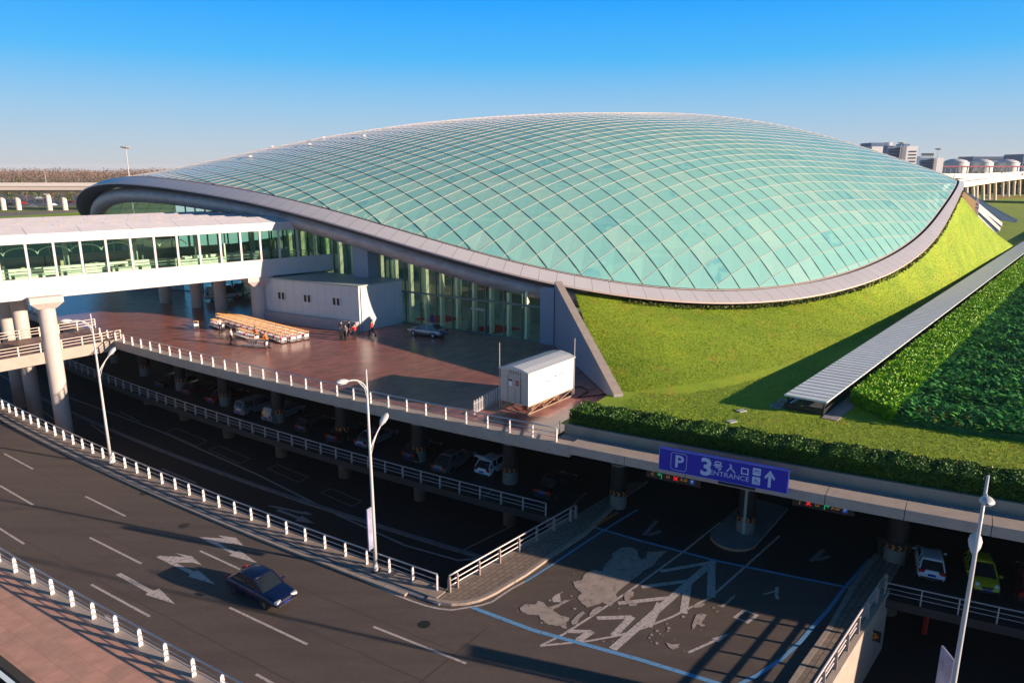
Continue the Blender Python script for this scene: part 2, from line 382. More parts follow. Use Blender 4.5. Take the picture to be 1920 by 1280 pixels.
# ------------------------------------------------------------------ dome geometry
DCX, DCY, DA, DB, DPHI, DE = 5.4, 173.99, 85.6, 84.6, .919, 2.947
COEF = [14.7758, -2.9821, -4.2183, 1.703, -3.2073, -4.0365, .962, .7637, .09, -.0308, .2869, -.3433, -.0844, .1701, -.1202, -.4027, .1173]
DH, DK, DM, DTX, DTY, DZ0 = 26.663, .899, 1.209, 3.014, -4.871, 9.209
def zr(t, n_=8):
    v = COEF[0]
    for k in range(1, n_ + 1): v += COEF[2 * k - 1] * math.cos(k * t) + COEF[2 * k] * math.sin(k * t)
    return v
def rim_xy(t, rho=1.0):
    c_, s_ = math.cos(t), math.sin(t); rr = (abs(c_) ** DE + abs(s_) ** DE) ** (-1 / DE)
    x = DA * c_ * rr * rho; y = DB * s_ * rr * rho
    return Vector((DCX + x * math.cos(DPHI) - y * math.sin(DPHI), DCY + x * math.sin(DPHI) + y * math.cos(DPHI), 0))
def qt(X, Y):
    dx, dy = X - DCX, Y - DCY; x = dx * math.cos(DPHI) + dy * math.sin(DPHI); y = -dx * math.sin(DPHI) + dy * math.cos(DPHI)
    return (abs(x / DA) ** DE + abs(y / DB) ** DE) ** (1 / DE), math.atan2(y / DB, x / DA)
def dome_z(X, Y):
    q, t = qt(X, Y); q = min(q, 1.0); dx, dy = X - DCX, Y - DCY
    x = dx * math.cos(DPHI) + dy * math.sin(DPHI); y = -dx * math.sin(DPHI) + dy * math.cos(DPHI)
    lo = zr(t, 2); return DZ0 + (lo - DZ0) * q ** DM + (zr(t) - lo) * q ** 8 + (DH + DTX * x / DA + DTY * y / DB) * max(0, 1 - q * q) ** DK
def rim_n(t):                                # outward normal in plan
    a = rim_xy(t - .004); c_ = rim_xy(t + .004); d = (c_ - a).normalized(); return Vector((d.y, -d.x, 0))
def band_k(t):                               # the rim band narrows towards the far right nose
    d = math.degrees(t) % 360
    return 1.0 if d < 246 else max(.42, 1 - (d - 246) / 60) if d < 320 else .42 + .58 * (d - 320) / 40
def rimP(t, off, dz):
    if off > .3: off = .3 + (off - .3) * band_k(t); dz = dz * band_k(t)
    p = rim_xy(t) + rim_n(t) * off; return Vector((p.x, p.y, zr(t) + dz))
# equal-length parameters round the rim
_T = []; _t = 0.0
while _t < 2 * math.pi - 1e-4:
    _T.append(_t); d_ = (rim_xy(_t + .002) - rim_xy(_t)).length / .002; _t += 1.9 / d_
RT = [t * 2 * math.pi / _t for t in _T]; NR = len(RT)

dome = empty('transport_centre', (DCX, DCY, ZP), 0, 'huge turtle-shell shaped glass roofed station hall with pale rim above the granite plaza', 'building')
def dpart(mb, name, m=None, smooth=False):
    o = mb.build(name, m, smooth=smooth, loc=(DCX, DCY, ZP)); o.location = (0, 0, 0); o.parent = dome; CH.setdefault(dome.name, []).append(o); return o

# lattice of the roof
GO = Vector((12, 83, 0)); EL = Vector((math.cos(R(38)), math.sin(R(38)), 0)); EU = Vector((-math.sin(R(38)), math.cos(R(38)), 0))
PU, PV = 2.75, 2.10
def lat(i, j):
    v = j * PV; dl = math.tan(R(.33 * i)) * (v + 0) ; return GO + EL * (i * PU + dl) + EU * v
I0, I1, J0, J1 = -30, 62, -22, 92
P = {}
for i in range(I0, I1 + 1):
    for j in range(J0, J1 + 1):
        p = lat(i, j); q, t = qt(p.x, p.y); P[i, j] = (p, q, t)
QM = .9982
gb = MB(); tones = []
for i in range(I0, I1):
    for j in range(J0, J1):
        cs = [P[i, j], P[i + 1, j], P[i + 1, j + 1], P[i, j + 1]]
        if all(c_[1] > QM for c_ in cs): continue
        pts = []
        for p, q, t in cs:
            if q > QM: x = rim_xy(t, QM); p = x
            pts.append(Vector((p.x, p.y, dome_z(p.x, p.y))))
        # a little play in each pane's tilt
        gb.face(pts); tones.append(rng.random())
glass_roof_mat = mat('roof_glass', (.12, .42, .40), .18, spec=.38)
n = glass_roof_mat.node_tree.nodes; l = glass_roof_mat.node_tree.links; pb = n['Principled BSDF']
at_ = n.new('ShaderNodeAttribute'); at_.attribute_name = 'tone'; at_.attribute_type = 'GEOMETRY'
rp = n.new('ShaderNodeValToRGB'); e = rp.color_ramp.elements
e[0].position = 0; e[0].color = (.20, .55, .58, 1); e[1].position = 1; e[1].color = (.44, .74, .66, 1)
x1 = rp.color_ramp.elements.new(.04); x1.color = (.29, .66, .62, 1); x2 = rp.color_ramp.elements.new(.78); x2.color = (.36, .70, .635, 1)
g_ = n.new('ShaderNodeNewGeometry'); ns = n.new('ShaderNodeTexNoise'); ns.inputs['Scale'].default_value = .55; ns.inputs['Detail'].default_value = 5
l.new(g_.outputs['Position'], ns.inputs['Vector'])
mr = n.new('ShaderNodeMapRange'); mr.inputs['From Min'].default_value = .3; mr.inputs['From Max'].default_value = .7; mr.inputs['To Min'].default_value = -.10; mr.inputs['To Max'].default_value = .10
ad = n.new('ShaderNodeMath'); ad.operation = 'ADD'
l.new(ns.outputs['Fac'], mr.inputs['Value']); l.new(at_.outputs['Fac'], ad.inputs[0]); l.new(mr.outputs[0], ad.inputs[1]); l.new(ad.outputs[0], rp.inputs[0]); l.new(rp.outputs[0], pb.inputs['Base Color'])
tr = n.new('ShaderNodeBsdfTransparent'); tr.inputs[0].default_value = (.75, .95, .85, 1); mx = n.new('ShaderNodeMixShader'); mx.inputs[0].default_value = .27
out = n['Material Output']; l.new(pb.outputs[0], mx.inputs[1]); l.new(tr.outputs[0], mx.inputs[2]); l.new(mx.outputs[0], out.inputs[0])
go = dpart(gb, 'glass_roof', glass_roof_mat)
a_ = go.data.attributes.new('tone', 'FLOAT', 'FACE'); a_.data.foreach_set('value', tones)
# smooth shading normals come from the shell; panes stay flat like the real ones
RIBL = mat('light_rib', (.46, .35, .31), .5, .1); RIBD = mat('dark_rib', (.05, .055, .06), .5, .2)
def rib_runs(fixed, rng_, light):
    def pt(kk): i, j = (kk, fixed) if light else (fixed, kk); p = lat(i, j); q, t = qt(p.x, p.y); return Vector((p.x, p.y, dome_z(p.x, p.y))), q
    def edge(k_in, k_out):
        for _ in range(14):
            m_ = (k_in + k_out) / 2
            if pt(m_)[1] <= QM: k_in = m_
            else: k_out = m_
        return pt(k_in)[0]
    runs = []; cur = []; prev = None
    for k in [k_ + sub for k_ in rng_ for sub in (0, .5)]:
        p, q = pt(k)
        if q <= QM:
            if not cur and prev is not None: cur.append(edge(k, prev))
            cur.append(p)
        elif cur: cur.append(edge(prev, k)); runs.append(cur); cur = []
        prev = k
    if cur: runs.append(cur)
    return runs
rl, rd = MB(), MB()
def ribbon(mb, pts, wd, h0, h1, side):
    k = len(mb.v)
    for p in pts:
        for a in (-1, 1):
            mb.v.append(tuple(p + side * a * wd / 2 + Vector((0, 0, h0)))); mb.v.append(tuple(p + side * a * wd / 2 + Vector((0, 0, h1))))
    for i in range(len(pts) - 1):
        o = k + 4 * i
        for a, c_ in ((1, 3), (0, 1), (3, 2)): mb.f.append((o + a, o + c_, o + 4 + c_, o + 4 + a)); mb.m.append(0)
for j in range(J0, J1 + 1):
    for run in rib_runs(j, range(I0, I1), True):
        if len(run) > 1: rl = MB(); ribbon(rl, run, .075, -.02, .022, EU); dpart(rl, 'rib', RIBL)
for i in range(I0, I1 + 1):
    for run in rib_runs(i, range(J0, J1), False):
        if len(run) > 1: ribbon(rd, run, .12, -.02, .012, EL)
dpart(rd, 'joint_lines', RIBD)

# rim: pale glass edge, dark gutter, panel band, lip, soffit and tube
RIM = mat('rim_panel', (.60, .57, .585), .38, .15, var=.04, scale=.3)
LIP = mat('rim_lip', (.66, .50, .46), .5)
TUBE = mat('rim_tube', (.40, .36, .36), .5, .2, var=.12, scale=.6)
patches(TUBE, .5, .45, .75, (.25, .14, .10), .55, stretch=((1, 1, 3), 0))
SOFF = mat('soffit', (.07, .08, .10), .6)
EDGE = mat('frosted_edge', (.52, .40, .38), .5, var=.1, scale=2)
LL = RT + [RT[0] + 2 * math.pi]
def ringmesh(profile, name, m, ts=None, smooth=True):
    b = MB(); ts = ts or LL
    b.grid([[rimP(t, o_, z_) for o_, z_ in profile] for t in ts]); o = dpart(b, name, m, smooth); return o
ringmesh([(-.42, .18), (-.10, .06)], 'glass_edge_strip', EDGE, [t for t in LL if t < R(228)])
ringmesh([(-1.0, .36), (-.55, .26), (-.10, .06)], 'glass_edge_strip', EDGE, [t for t in LL if t > R(226)])
ringmesh([(-.12, .05), (-.12, -.35), (.30, -.35), (.30, .02)], 'gutter', BLACK)
bw = lambda t: 2.75
b = MB()
for k in range(NR):
    t0, t1 = LL[k], LL[k + 1]; e_ = (t1 - t0) * .008
    b.grid([[rimP(t, .30, .05), rimP(t, 1.35, -.36), rimP(t, 2.4, -.86)] for t in (t0 + e_, t1 - e_)])
dpart(b, 'rim_band', RIM, True)
ringmesh([(.30, 0.0), (1.35, -.41), (2.38, -.91)], 'band_backing', BLACK)
ringmesh([(2.36, -.87), (2.46, -.87), (2.46, -1.04), (2.32, -1.04)], 'rim_lip', LIP, smooth=False)
# arched front soffit and tube (front and left side only)
T0, T1 = R(120), R(219.5)
ts = [T0 + (T1 - T0) * k / 110 for k in range(111)]
def lift(t): return max(0.0, min(1.0, (R(190) - t) / R(40)))      # the soffit deepens towards the left nose
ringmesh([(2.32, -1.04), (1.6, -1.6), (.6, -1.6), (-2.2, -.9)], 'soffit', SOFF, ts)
b = MB(); b.tube([rimP(t, .45 - 1.5 * lift(t), -2.42 - .6 * lift(t)) for t in ts], [1.0 + .35 * lift(t) for t in ts], 20); dpart(b, 'edge_tube', TUBE, True)

# ------------------------------------------------------------------ berm, wing walls
toe = [(8.3, 55.9), (10.5, 55.5), (13, 56.0), (16, 57.2), (20, 59.6), (25, 63.2), (31, 68.3), (39, 76.0), (50, 88.2), (62, 102), (75, 117.3), (90, 135), (104, 151.5), (118, 168), (120.5, 175)]
def interp(P_, u):
    L = [0.0]
    for i in range(len(P_) - 1): L.append(L[-1] + math.dist(P_[i], P_[i + 1]))
    d = u * L[-1]
    for i in range(len(P_) - 1):
        if d <= L[i + 1] + 1e-9:
            f = (d - L[i]) / (L[i + 1] - L[i]); return Vector((P_[i][0] + (P_[i + 1][0] - P_[i][0]) * f, P_[i][1] + (P_[i + 1][1] - P_[i][1]) * f, 0))
    return Vector((*P_[-1], 0))
TA, TB = R(219.0), R(283.0)
tsb = [t for t in RT if TA - .02 <= t <= TB]
b = MB(); G = []
Ls = [0.0]
for i in range(len(tsb) - 1): Ls.append(Ls[-1] + (rim_xy(tsb[i + 1]) - rim_xy(tsb[i])).length)
BERM = []
for k, t in enumerate(tsb):
    u = Ls[k] / Ls[-1]; a = rimP(t, .9, -1.45); c_ = interp(toe, u ** 1.12)
    zt = ZG - .02 + (.9 * max(0, (u - .75) / .25)) + (-.48 * max(0, 1 - u / .05))
    row = []
    for q in range(15):
        f = q / 14; z = a.z + (zt - a.z) * (f * .80 + .20 * math.sin(f * math.pi / 2))
        p = a.lerp(c_, f); row.append(Vector((p.x, p.y, z)))
    G.append(row)
b.grid(G); berm = b.build('grass_berm', GRASS, smooth=True); tag(berm, kind='structure')
BG = G
# lawn in front and to the right of the berm
strip('lawn', lambda s: W_cop(s) + 2.50, lambda s: W_cop(s) + 190, -24.0, 60, ZG - .03, GRASS, 60)
# narrow left end of the lawn next to the plaza
q = [(4.2, 50.6), (8.4, 56.0), (9.5, 56.5), (12, 55), (11, 48)]
# dark earth strip under the rim
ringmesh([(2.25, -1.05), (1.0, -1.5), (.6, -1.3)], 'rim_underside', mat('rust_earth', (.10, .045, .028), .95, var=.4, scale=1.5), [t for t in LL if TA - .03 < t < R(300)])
# wing wall beside the plaza (triangular)
WALL = mat('wing_wall_panel', (.24, .29, .38), .55, var=.04, scale=.4)
wa = Vector((8.35, 55.75, ZP)); wb = Vector((4.55, 75.9, ZP)); 
b = MB(); d = (wb - wa).normalized(); nn = Vector((d.y, -d.x, 0))
off = nn * .75
b.extr([wa + Vector((0, 0, .1)), wb, Vector((wb.x, wb.y, 13.25)), Vector((wa.x, wa.y, ZP + .55))], off)
dpart(b, 'wing_wall', WALL)
b = MB(); b.extr([Vector((wa.x, wa.y, ZP + .552)), Vector((wb.x, wb.y, 13.302)), Vector((wb.x, wb.y, 13.45)), Vector((wa.x, wa.y, ZP + .70))], off + nn * .04); dpart(b, 'wing_wall_cap', CONC_L)
b = MB(); fs = Vector((3.2, 76.6, ZP)); b.box((3.95, 76.2, ZP + 3.1), (.85, .30, 3.1), R(147.5)); dpart(b, 'end_pier', WALL)

# far wing (right end): brown ramp, struts and blue-grey walls
WALL_B = mat('far_wall_panel', (.025, .05, .10), .95, spec=.1)
BROWN = mat('brown_planting', (.22, .10, .055), .95, col2=(.15, .14, .04), scale=1.2, bump=.8, bscale=3)
b = MB(); p0 = atY(1795, 398, 137); p1 = atY(1786 + 90, 452, 176); 
b.extr([p0, p1, Vector((p1.x, p1.y, p1.z - 1.2)), Vector((p0.x, p0.y, 9))], Vector((.3, -.2, 0)) * 1.0); dpart(b, 'far_berm_wall', WALL_B)
b = MB(); c0 = atY(1797, 354, 150); c1 = atY(1907, 413, 250)
b.extr([c0, c1, Vector((c1.x - .5, c1.y, c1.z - .8)), atY(1875, 413, 215)], Vector((.6, .4, 0))); dpart(b, 'far_wing_wall', WALL_B)
b = MB(); r0, r1, r2, r3 = atY(1800, 356, 150), atY(1830, 372, 172), atY(1824, 416, 158), atY(1797, 396, 140)
mid1 = atY(1829, 392, 165)
b.extr([r0, r1, mid1, r2, r3], Vector((0, 0, -.5))); dpart(b, 'brown_ramp', BROWN)
b = MB()
e0 = [atY(1828, 371, 172), atY(1832, 384, 169), atY(1830, 396, 164), atY(1825, 417, 158)]
for k in range(3): b.bar(e0[k], e0[k + 1], .9, .5)
dpart(b, 'ramp_edge_beam', LIP)
for a_, c_ in (((1831, 385, 168), (1876, 421, 196)), ((1831, 392, 165), (1872, 430, 190)), ((1829, 406, 161), (1865, 441, 184))):
    b = MB(); b.bar(atY(*a_), atY(*c_), .8, .9); dpart(b, 'strut', WHITE)
b = MB(); b.extr([atY(1831, 384, 168.6), atY(1876, 421, 196.6), atY(1866, 441, 184.6), atY(1826, 417, 158.6)], Vector((.3, .6, -.5))); dpart(b, 'strut_backing', WALL_B)

# ------------------------------------------------------------------ glazed front wall and the hall behind it
GLASS = bpy.data.materials.new('front_glass'); GLASS.use_nodes = True
n = GLASS.node_tree.nodes; l = GLASS.node_tree.links; n.clear()
tr = n.new('ShaderNodeBsdfTransparent'); tr.inputs[0].default_value = (.88, 1.0, .86, 1); gl = n.new('ShaderNodeBsdfGlossy'); gl.inputs['Roughness'].default_value = .02; gl.inputs[0].default_value = (.7, .95, .85, 1)
fr = n.new('ShaderNodeFresnel'); fr.inputs[0].default_value = 1.28; mx = n.new('ShaderNodeMixShader'); o_ = n.new('ShaderNodeOutputMaterial')
l.new(fr.outputs[0], mx.inputs[0]); l.new(tr.outputs[0], mx.inputs[1]); l.new(gl.outputs[0], mx.inputs[2]); l.new(mx.outputs[0], o_.inputs[0])
FRAME = mat('facade_frame', (.10, .17, .16), .45, .3)
FIN = mat('tall_fin', (.92, .86, .64), .5)
F0 = Vector((3.15, 76.75, ZP)); FD = Vector((-.843, .538, 0)).normalized(); FN = Vector((-FD.y, FD.x, 0))
if FN.dot(Vector((0, -1, 0))) < 0: FN = -FN
def ftop(s):
    p = F0 + FD * s; z = dome_z(p.x, p.y); q, t = qt(p.x, p.y)
    return min(z, zr(t) + 2.5) - 2.1 if q < 1 else zr(t) - 3.0
facade = MB(); fr_ = MB(); fin = MB(); tran = MB(); tran2 = MB()
BAY = 2.42; NB = 44
for k in range(NB):
    s0, s1 = k * BAY, (k + 1) * BAY; a = F0 + FD * s0; c_ = F0 + FD * s1; z0, z1 = ftop(s0), ftop(s1)
    if k > 26 and qt(c_.x, c_.y)[0] > .97: break
    if z1 < 11.2: break
    pane = MB(); 
    for lo, hi0, hi1 in ((ZP + .1, 10.4, 10.4), (10.55, z0, z1)):
        pane.face([(a.x, a.y, lo), (c_.x, c_.y, lo), (c_.x, c_.y, hi1), (a.x, a.y, hi0)])
    dpart(pane, 'front_window', GLASS)
    fr_ = MB(); fr_.bar((a.x, a.y, ZP), (a.x, a.y, z0), .10, .20, up=FN); dpart(fr_, 'mullion', FRAME)
    if 1 <= k: 
        q = a - FN * 1.0 - FD * .10; fin = MB(); fin.box((q.x, q.y, (ZP + z0 + .3) / 2), (.14, .32, (z0 + .3 - ZP) / 2), math.atan2(FD.y, FD.x)); dpart(fin, 'interior_fin', FIN)
    if k in (3, 9, 10):                      # doors
        d0 = a.lerp(c_, .08); d1 = a.lerp(c_, .92)
        dr = MB(); zz = ZP + 2.9
        for u in (d0, a.lerp(c_, .5), d1): dr.bar((u.x, u.y, ZP), (u.x, u.y, zz), .1, .26, up=FN)
        dr.bar((d0.x, d0.y, zz), (d1.x, d1.y, zz), .12, .28); dpart(dr, 'door_frame', mat('door_frame', (.25, .33, .31), .4, .5))
    tran.bar((a.x, a.y, 10.475), (c_.x, c_.y, 10.475), .14, .22); tran2.bar((a.x, a.y, ZP + .06), (c_.x, c_.y, ZP + .06), .2, .14)
dpart(tran, 'transom', FRAME); dpart(tran2, 'bottom_rail', FRAME)
# hall interior
HF = mat('hall_floor', (.55, .50, .42), .25, var=.1, scale=.4); CARP = mat('red_carpet', (.60, .01, .015), .8)
HW = mat('hall_wall', (.30, .36, .28), .7, var=.3, scale=.2)
b = MB(); b.grid([[F0 + FD * s - FN * d + Vector((0, 0, .02)) for d in (.1, 38)] for s in (-0.5, 106)]); dpart(b, 'hall_floor', HF)
b = MB()
for k in range(35):
    s = k * 3.05; q = F0 + FD * s - FN * 34; h = 5.5 + (k % 3); b = MB(); b.box((q.x, q.y, ZP + h / 2), (1.5, .3, h / 2), math.atan2(FD.y, FD.x)); dpart(b, 'hall_partition', HW)
b = MB(); b.box(tuple(F0 + FD * 20 - FN * 20 + Vector((0, 0, 6.0))), (16, 5, .25), math.atan2(FD.y, FD.x)); dpart(b, 'gallery', HW); b = MB(); b.box(tuple(F0 + FD * 2 - FN * 18 + Vector((0, 0, 3.0))), (.4, 14, 3.0), math.atan2(FD.y, FD.x))
dpart(b, 'hall_wall', HW)
for k in range(9): q = F0 + FD * (6 + 6 * k) - FN * 9; b = MB(); b.box((q.x, q.y, ZP + 3), (.45, .45, 3.2), 0); dpart(b, 'hall_column', HW)
for i, (px, py) in enumerate(((824, 599), (926, 618))):
    c0 = at(px, py, ZP + .05); 
    b = MB(); b.prism([(c0.x - 3.4, c0.y + .5), (c0.x, c0.y - 2.0), (c0.x + 3.4, c0.y + .5), (c0.x, c0.y + 3.0)], ZP + .025, ZP + .05)
    o = b.build('red_carpet', CARP); tag(o, ['red diamond shaped carpet inside the glass hall behind the silver taxi', 'red diamond shaped carpet inside the glass hall at the right hand door'][i], 'carpet')
RED = mat('red_lantern', (.45, .01, .01), .6)
for i, (px, py) in enumerate(((911, 538), (949.5, 541))):
    c0 = atY(px, py, 80.0 + (0 if i else 2.6)); b = MB(); b.lathe(c0, [(.15, -.45), (.42, -.25), (.5, 0), (.42, .25), (.15, .45)], 12); b.tube([c0 + Vector((0, 0, .45)), c0 + Vector((0, 0, 1.3))], .03, 5)
    o = b.build('red_lantern', RED, smooth=True); tag(o, ['red lantern hanging inside the glass front, the left one of two', 'red lantern hanging inside the glass front, the right one nearest the wing wall'][i], 'lantern')
# service dots on the roof shoulder
for px, py in ((401, 296), (470, 293), (511, 274), (607, 257), (581, 270), (683, 254)):
    r = ray(px, py + 3); 
    for Y in np.arange(95, 300, .5):
        X = r[0] / r[1] * Y; Z = CAM_H + r[2] / r[1] * Y
        if qt(X, Y)[0] < .99 and Z < dome_z(X, Y): break
    b = MB(); b.box((X, Y, dome_z(X, Y) + .22), (.26, .2, .15), .4); dpart(b, 'roof_light', WHITE)

# ------------------------------------------------------------------ covered glass bridge (skywalk)
S0 = Vector((-51.12, 70.23, 0)); SD = Vector((28.3, 24.9, 0)).normalized(); SN = Vector((-SD.y, SD.x, 0)); ang = math.atan2(SD.y, SD.x)
SKS = .985; sk = empty('skywalk', (S0.x, S0.y, 12.195), 0, 'white covered bridge with green glazed sides running from the left into the domed hall', 'skywalk')
sk.scale = (SKS,) * 3
def spart(mb, name, m=None, smooth=False):
    o = mb.build(name, m, smooth=smooth, loc=(S0.x, S0.y, 12)); o.location = (0, 0, 0); o.parent = sk; CH.setdefault(sk.name, []).append(o); return o
def sp(s, d, z): p = S0 + SD * s + SN * d; return Vector((p.x, p.y, z))
SB = 2.45; s_first = .37 - SB * 9; WID = 19.4
def sbox(mb, s0, s1, d0, d1, z0, z1):
    mb.box(sp((s0 + s1) / 2, (d0 + d1) / 2, (z0 + z1) / 2), ((s1 - s0) / 2, (d1 - d0) / 2, (z1 - z0) / 2), ang)
SL, SR = s_first, 38.6
b = MB(); sbox(b, SL, SR, 0, .25, 12.0, 14.15); sbox(b, SL, SR, WID - .25, WID, 12.0, 14.15); spart(b, 'lower_panel', WHITE)
b = MB(); sbox(b, SL, SR, 0, .25, 17.7, 18.55); sbox(b, SL, SR, WID - .25, WID, 17.7, 18.55); spart(b, 'upper_panel', WHITE)
b = MB()
for k in range(0, 25): s = s_first + k * SB * 1.0; sbox(b, s - .012, s + .012, -.004, 0, 12.02, 14.14); sbox(b, s - .012, s + .012, -.004, 0, 17.72, 18.54)
spart(b, 'panel_joint_set', mat('joint_grey', (.35, .33, .33), .6))
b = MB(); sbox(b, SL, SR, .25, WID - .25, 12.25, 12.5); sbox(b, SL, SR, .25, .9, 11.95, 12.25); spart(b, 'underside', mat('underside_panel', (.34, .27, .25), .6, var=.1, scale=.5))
b = MB(); sbox(b, SL, SR, .25, WID - .25, 13.3, 13.5); spart(b, 'walkway_floor', mat('skywalk_floor', (.50, .48, .42), .3))
b = MB(); sbox(b, SL, SR, .3, WID - .3, 18.1, 18.2); spart(b, 'ceiling', mat('skywalk_ceiling', (.45, .50, .44), .7))
SGL = bpy.data.materials.new('skywalk_glass'); SGL.use_nodes = True
n = SGL.node_tree.nodes; l = SGL.node_tree.links; n.clear()
tr = n.new('ShaderNodeBsdfTransparent'); tr.inputs[0].default_value = (.74, .92, .80, 1); gl = n.new('ShaderNodeBsdfGlossy'); gl.inputs['Roughness'].default_value = .03; gl.inputs[0].default_value = (.7, .95, .85, 1)
fr = n.new('ShaderNodeFresnel'); fr.inputs[0].default_value = 1.4; mx = n.new('ShaderNodeMixShader'); o_ = n.new('ShaderNodeOutputMaterial')
l.new(fr.outputs[0], mx.inputs[0]); l.new(tr.outputs[0], mx.inputs[1]); l.new(gl.outputs[0], mx.inputs[2]); l.new(mx.outputs[0], o_.inputs[0])
k = 0
while s_first + k * SB < SR:
    s = s_first + k * SB; s2 = min(s + SB, SR)
    b = MB(); b.face([sp(s + .1, .12, 14.15), sp(s2 - .1, .12, 14.15), sp(s2 - .1, .12, 17.7), sp(s + .1, .12, 17.7)]); wn = spart(b, 'window', SGL)
    b = MB(); sbox(b, s - .11, s + .11, -.03, .24, 14.15, 17.7); spart(b, 'mullion', WHITE)
    k += 1
b = MB()
for k in range(25):
    s = s_first + k * SB; sbox(b, s - .06, s + .06, WID - .3, WID - .1, 14.15, 17.7)
    if k % 3 == 0: sbox(b, s - .25, s + .25, 8.6, 9.1, 13.5, 18.1)
sbox(b, SL, SR, WID - .3, WID - .05, 14.15, 14.5)
spart(b, 'interior_frame', mat('skywalk_inner', (.42, .47, .40), .5))
b = MB(); b.face([sp(SL, WID - .2, 14.2), sp(SR, WID - .2, 14.2), sp(SR, WID - .2, 17.7), sp(SL, WID - .2, 17.7)]); spart(b, 'far_glazing', SGL)
b = MB()
for (s_, d_, L) in ((-10, 2.2, 7), (1.5, 2.2, 3.0), (6, 2.4, 2.4), (11, 2.2, 4), (18, 3, 6), (-14, 6.5, 30), (20, 7, 14)):
    sbox(b, s_, s_ + L, d_, d_ + .5, 13.5, 14.35 + .15 * (L > 5))
spart(b, 'interior_parapet', mat('inner_white', (.75, .74, .68), .5))
rr2 = random.Random(5)
for k in range(34):
    s_ = -20 + k * 1.65 + rr2.uniform(-.5, .5); d_ = rr2.uniform(3.5, 14); h_ = rr2.choice((.5, .9, 1.1, 1.9, 2.6)); wd_ = rr2.uniform(.2, 1.2) if h_ < 1.5 else .18
    b = MB(); sbox(b, s_, s_ + wd_, d_, d_ + .4, 13.5, 13.5 + h_); spart(b, 'interior_fitting', [MATS['inner_white'], mat('fitting_dark', (.06, .09, .07), .5), mat('fitting_tan', (.45, .35, .20), .5)][k % 3])
b = MB()
for k in range(9):
    c0 = -8 + k * 3.1; b.tube([sp(c0 + 1.55 * (1 + math.cos(a)), 4.5, 16.2 + .75 * math.sin(a)) for a in [math.pi * q / 8 for q in range(9)]], .07, 5)
b.tube([sp(-20, 1.4, 14.75), sp(36, 1.4, 14.75)], .05, 5); b.tube([sp(-20, 1.4, 14.4), sp(36, 1.4, 14.4)], .035, 5)
spart(b, 'interior_rail', mat('inner_rail', (.55, .60, .50), .3, .6))
# ridged roof of overlapping tilted panels
b = MB()
for r_ in range(7):
    d0 = r_ * 3.0; d1 = d0 + 3.0; k = 0; s = SL - r_ * 1.7
    while s < SR - .1:
        a0, a1 = max(s, SL), min(s + 4.9, SR - .06)
        if a1 - a0 > .1: b.extr([sp(a0, d0, 18.56), sp(a1, d0, 18.56), sp(a1, d1 - .05, 19.16), sp(a0, d1 - .05, 19.16)], (0, 0, .10))
        s += 4.96
spart(b, 'roof', mat('skywalk_roof', (.80, .74, .74), .5, var=.06, scale=.5))
b = MB()
for r_ in range(1, 7):
    s = SL - r_ * 1.7
    while s < SR:
        if s > SL: b.box(sp(s + .4, r_ * 3.0 - .12, 19.29), (.25, .05, .04), ang); o_ = spart(b, 'roof_clip', mat('roof_clip', (.30, .24, .22), .5)); b = MB()
        s += 4.96


# supporting columns
def cap_col(name, loc, r_, z0, z1, label, group, beam=None):
    t = empty(name, (loc[0], loc[1], z0), 0, label, 'column', group)
    b = MB(); b.lathe((0, 0, 0), [(r_, 0), (r_, z1 - z0 - 1.25)], 28); o = b.build('shaft', COLM, t, smooth=False); smooth_by_angle(o, 40)
    b = MB(); h = z1 - z0
    k0, k1 = r_ * 1.02, r_ * 1.85
    vs = []
    for zz, hx, hy in ((h - 1.25, k0, k0), (h - .62, k1, k1 * .85), (h, k1, k1 * .85)):
        vs += [Vector((SD.x * a * hx + SN.x * c_ * hy, SD.y * a * hx + SN.y * c_ * hy, zz)) for a, c_ in ((-1, -1), (1, -1), (1, 1), (-1, 1))]
    b.raw(vs, [(3, 2, 1, 0), (8, 9, 10, 11)] + [(i, (i + 1) % 4, 4 + (i + 1) % 4, 4 + i) for i in range(4)] + [(4 + i, 4 + (i + 1) % 4, 8 + (i + 1) % 4, 8 + i) for i in range(4)])
    b.build('capital', COLM, t)
    return t
COLM = mat('column_paint', (.56, .48, .44), .55, var=.05, scale=1)
cap_col('support_column', (-48.3, 72.7), .80, ZL, 12.45, 'tall round concrete column rising in front of the footbridge to the skywalk', 'skywalk columns')
cap_col('support_column', (-56.2, 79.9), .77, ZL, 12.45, 'round concrete column standing through the footbridge deck, middle of the three at the left edge', 'skywalk columns')
cap_col('support_column', (-61.4, 84.9), .75, ZL, 12.45, 'round concrete column at the far left edge of the view behind the footbridge', 'skywalk columns')
cap_col('support_column', (-32.1, 89.0), .86, ZP, 12.24, 'round column on the plaza beside the white hut and the trolley rows', 'skywalk columns')
cap_col('support_column', (-39.0, 94.2), .80, ZP, 12.24, 'round column on the plaza behind the far end of the trolley rows', 'skywalk columns')
cap_col('support_column', (-43.8, 97.8), .78, ZP, 12.24, 'round column in the shade under the skywalk, second from the far left of the plaza', 'skywalk columns')
cap_col('support_column', (-50.0, 101.5), .78, ZP, 12.24, 'round column in deep shade under the skywalk, farthest left on the plaza', 'skywalk columns')
b = MB(); b.bar((-64.8, 87.8, 12.0), (-47.6, 72.3, 12.0), 1.2, .7)
o = b.build('cross_beam', CONC_L, sk); o.scale = (1 / SKS,) * 3; o.location = (-S0.x / SKS, -S0.y / SKS, -12.195 / SKS)
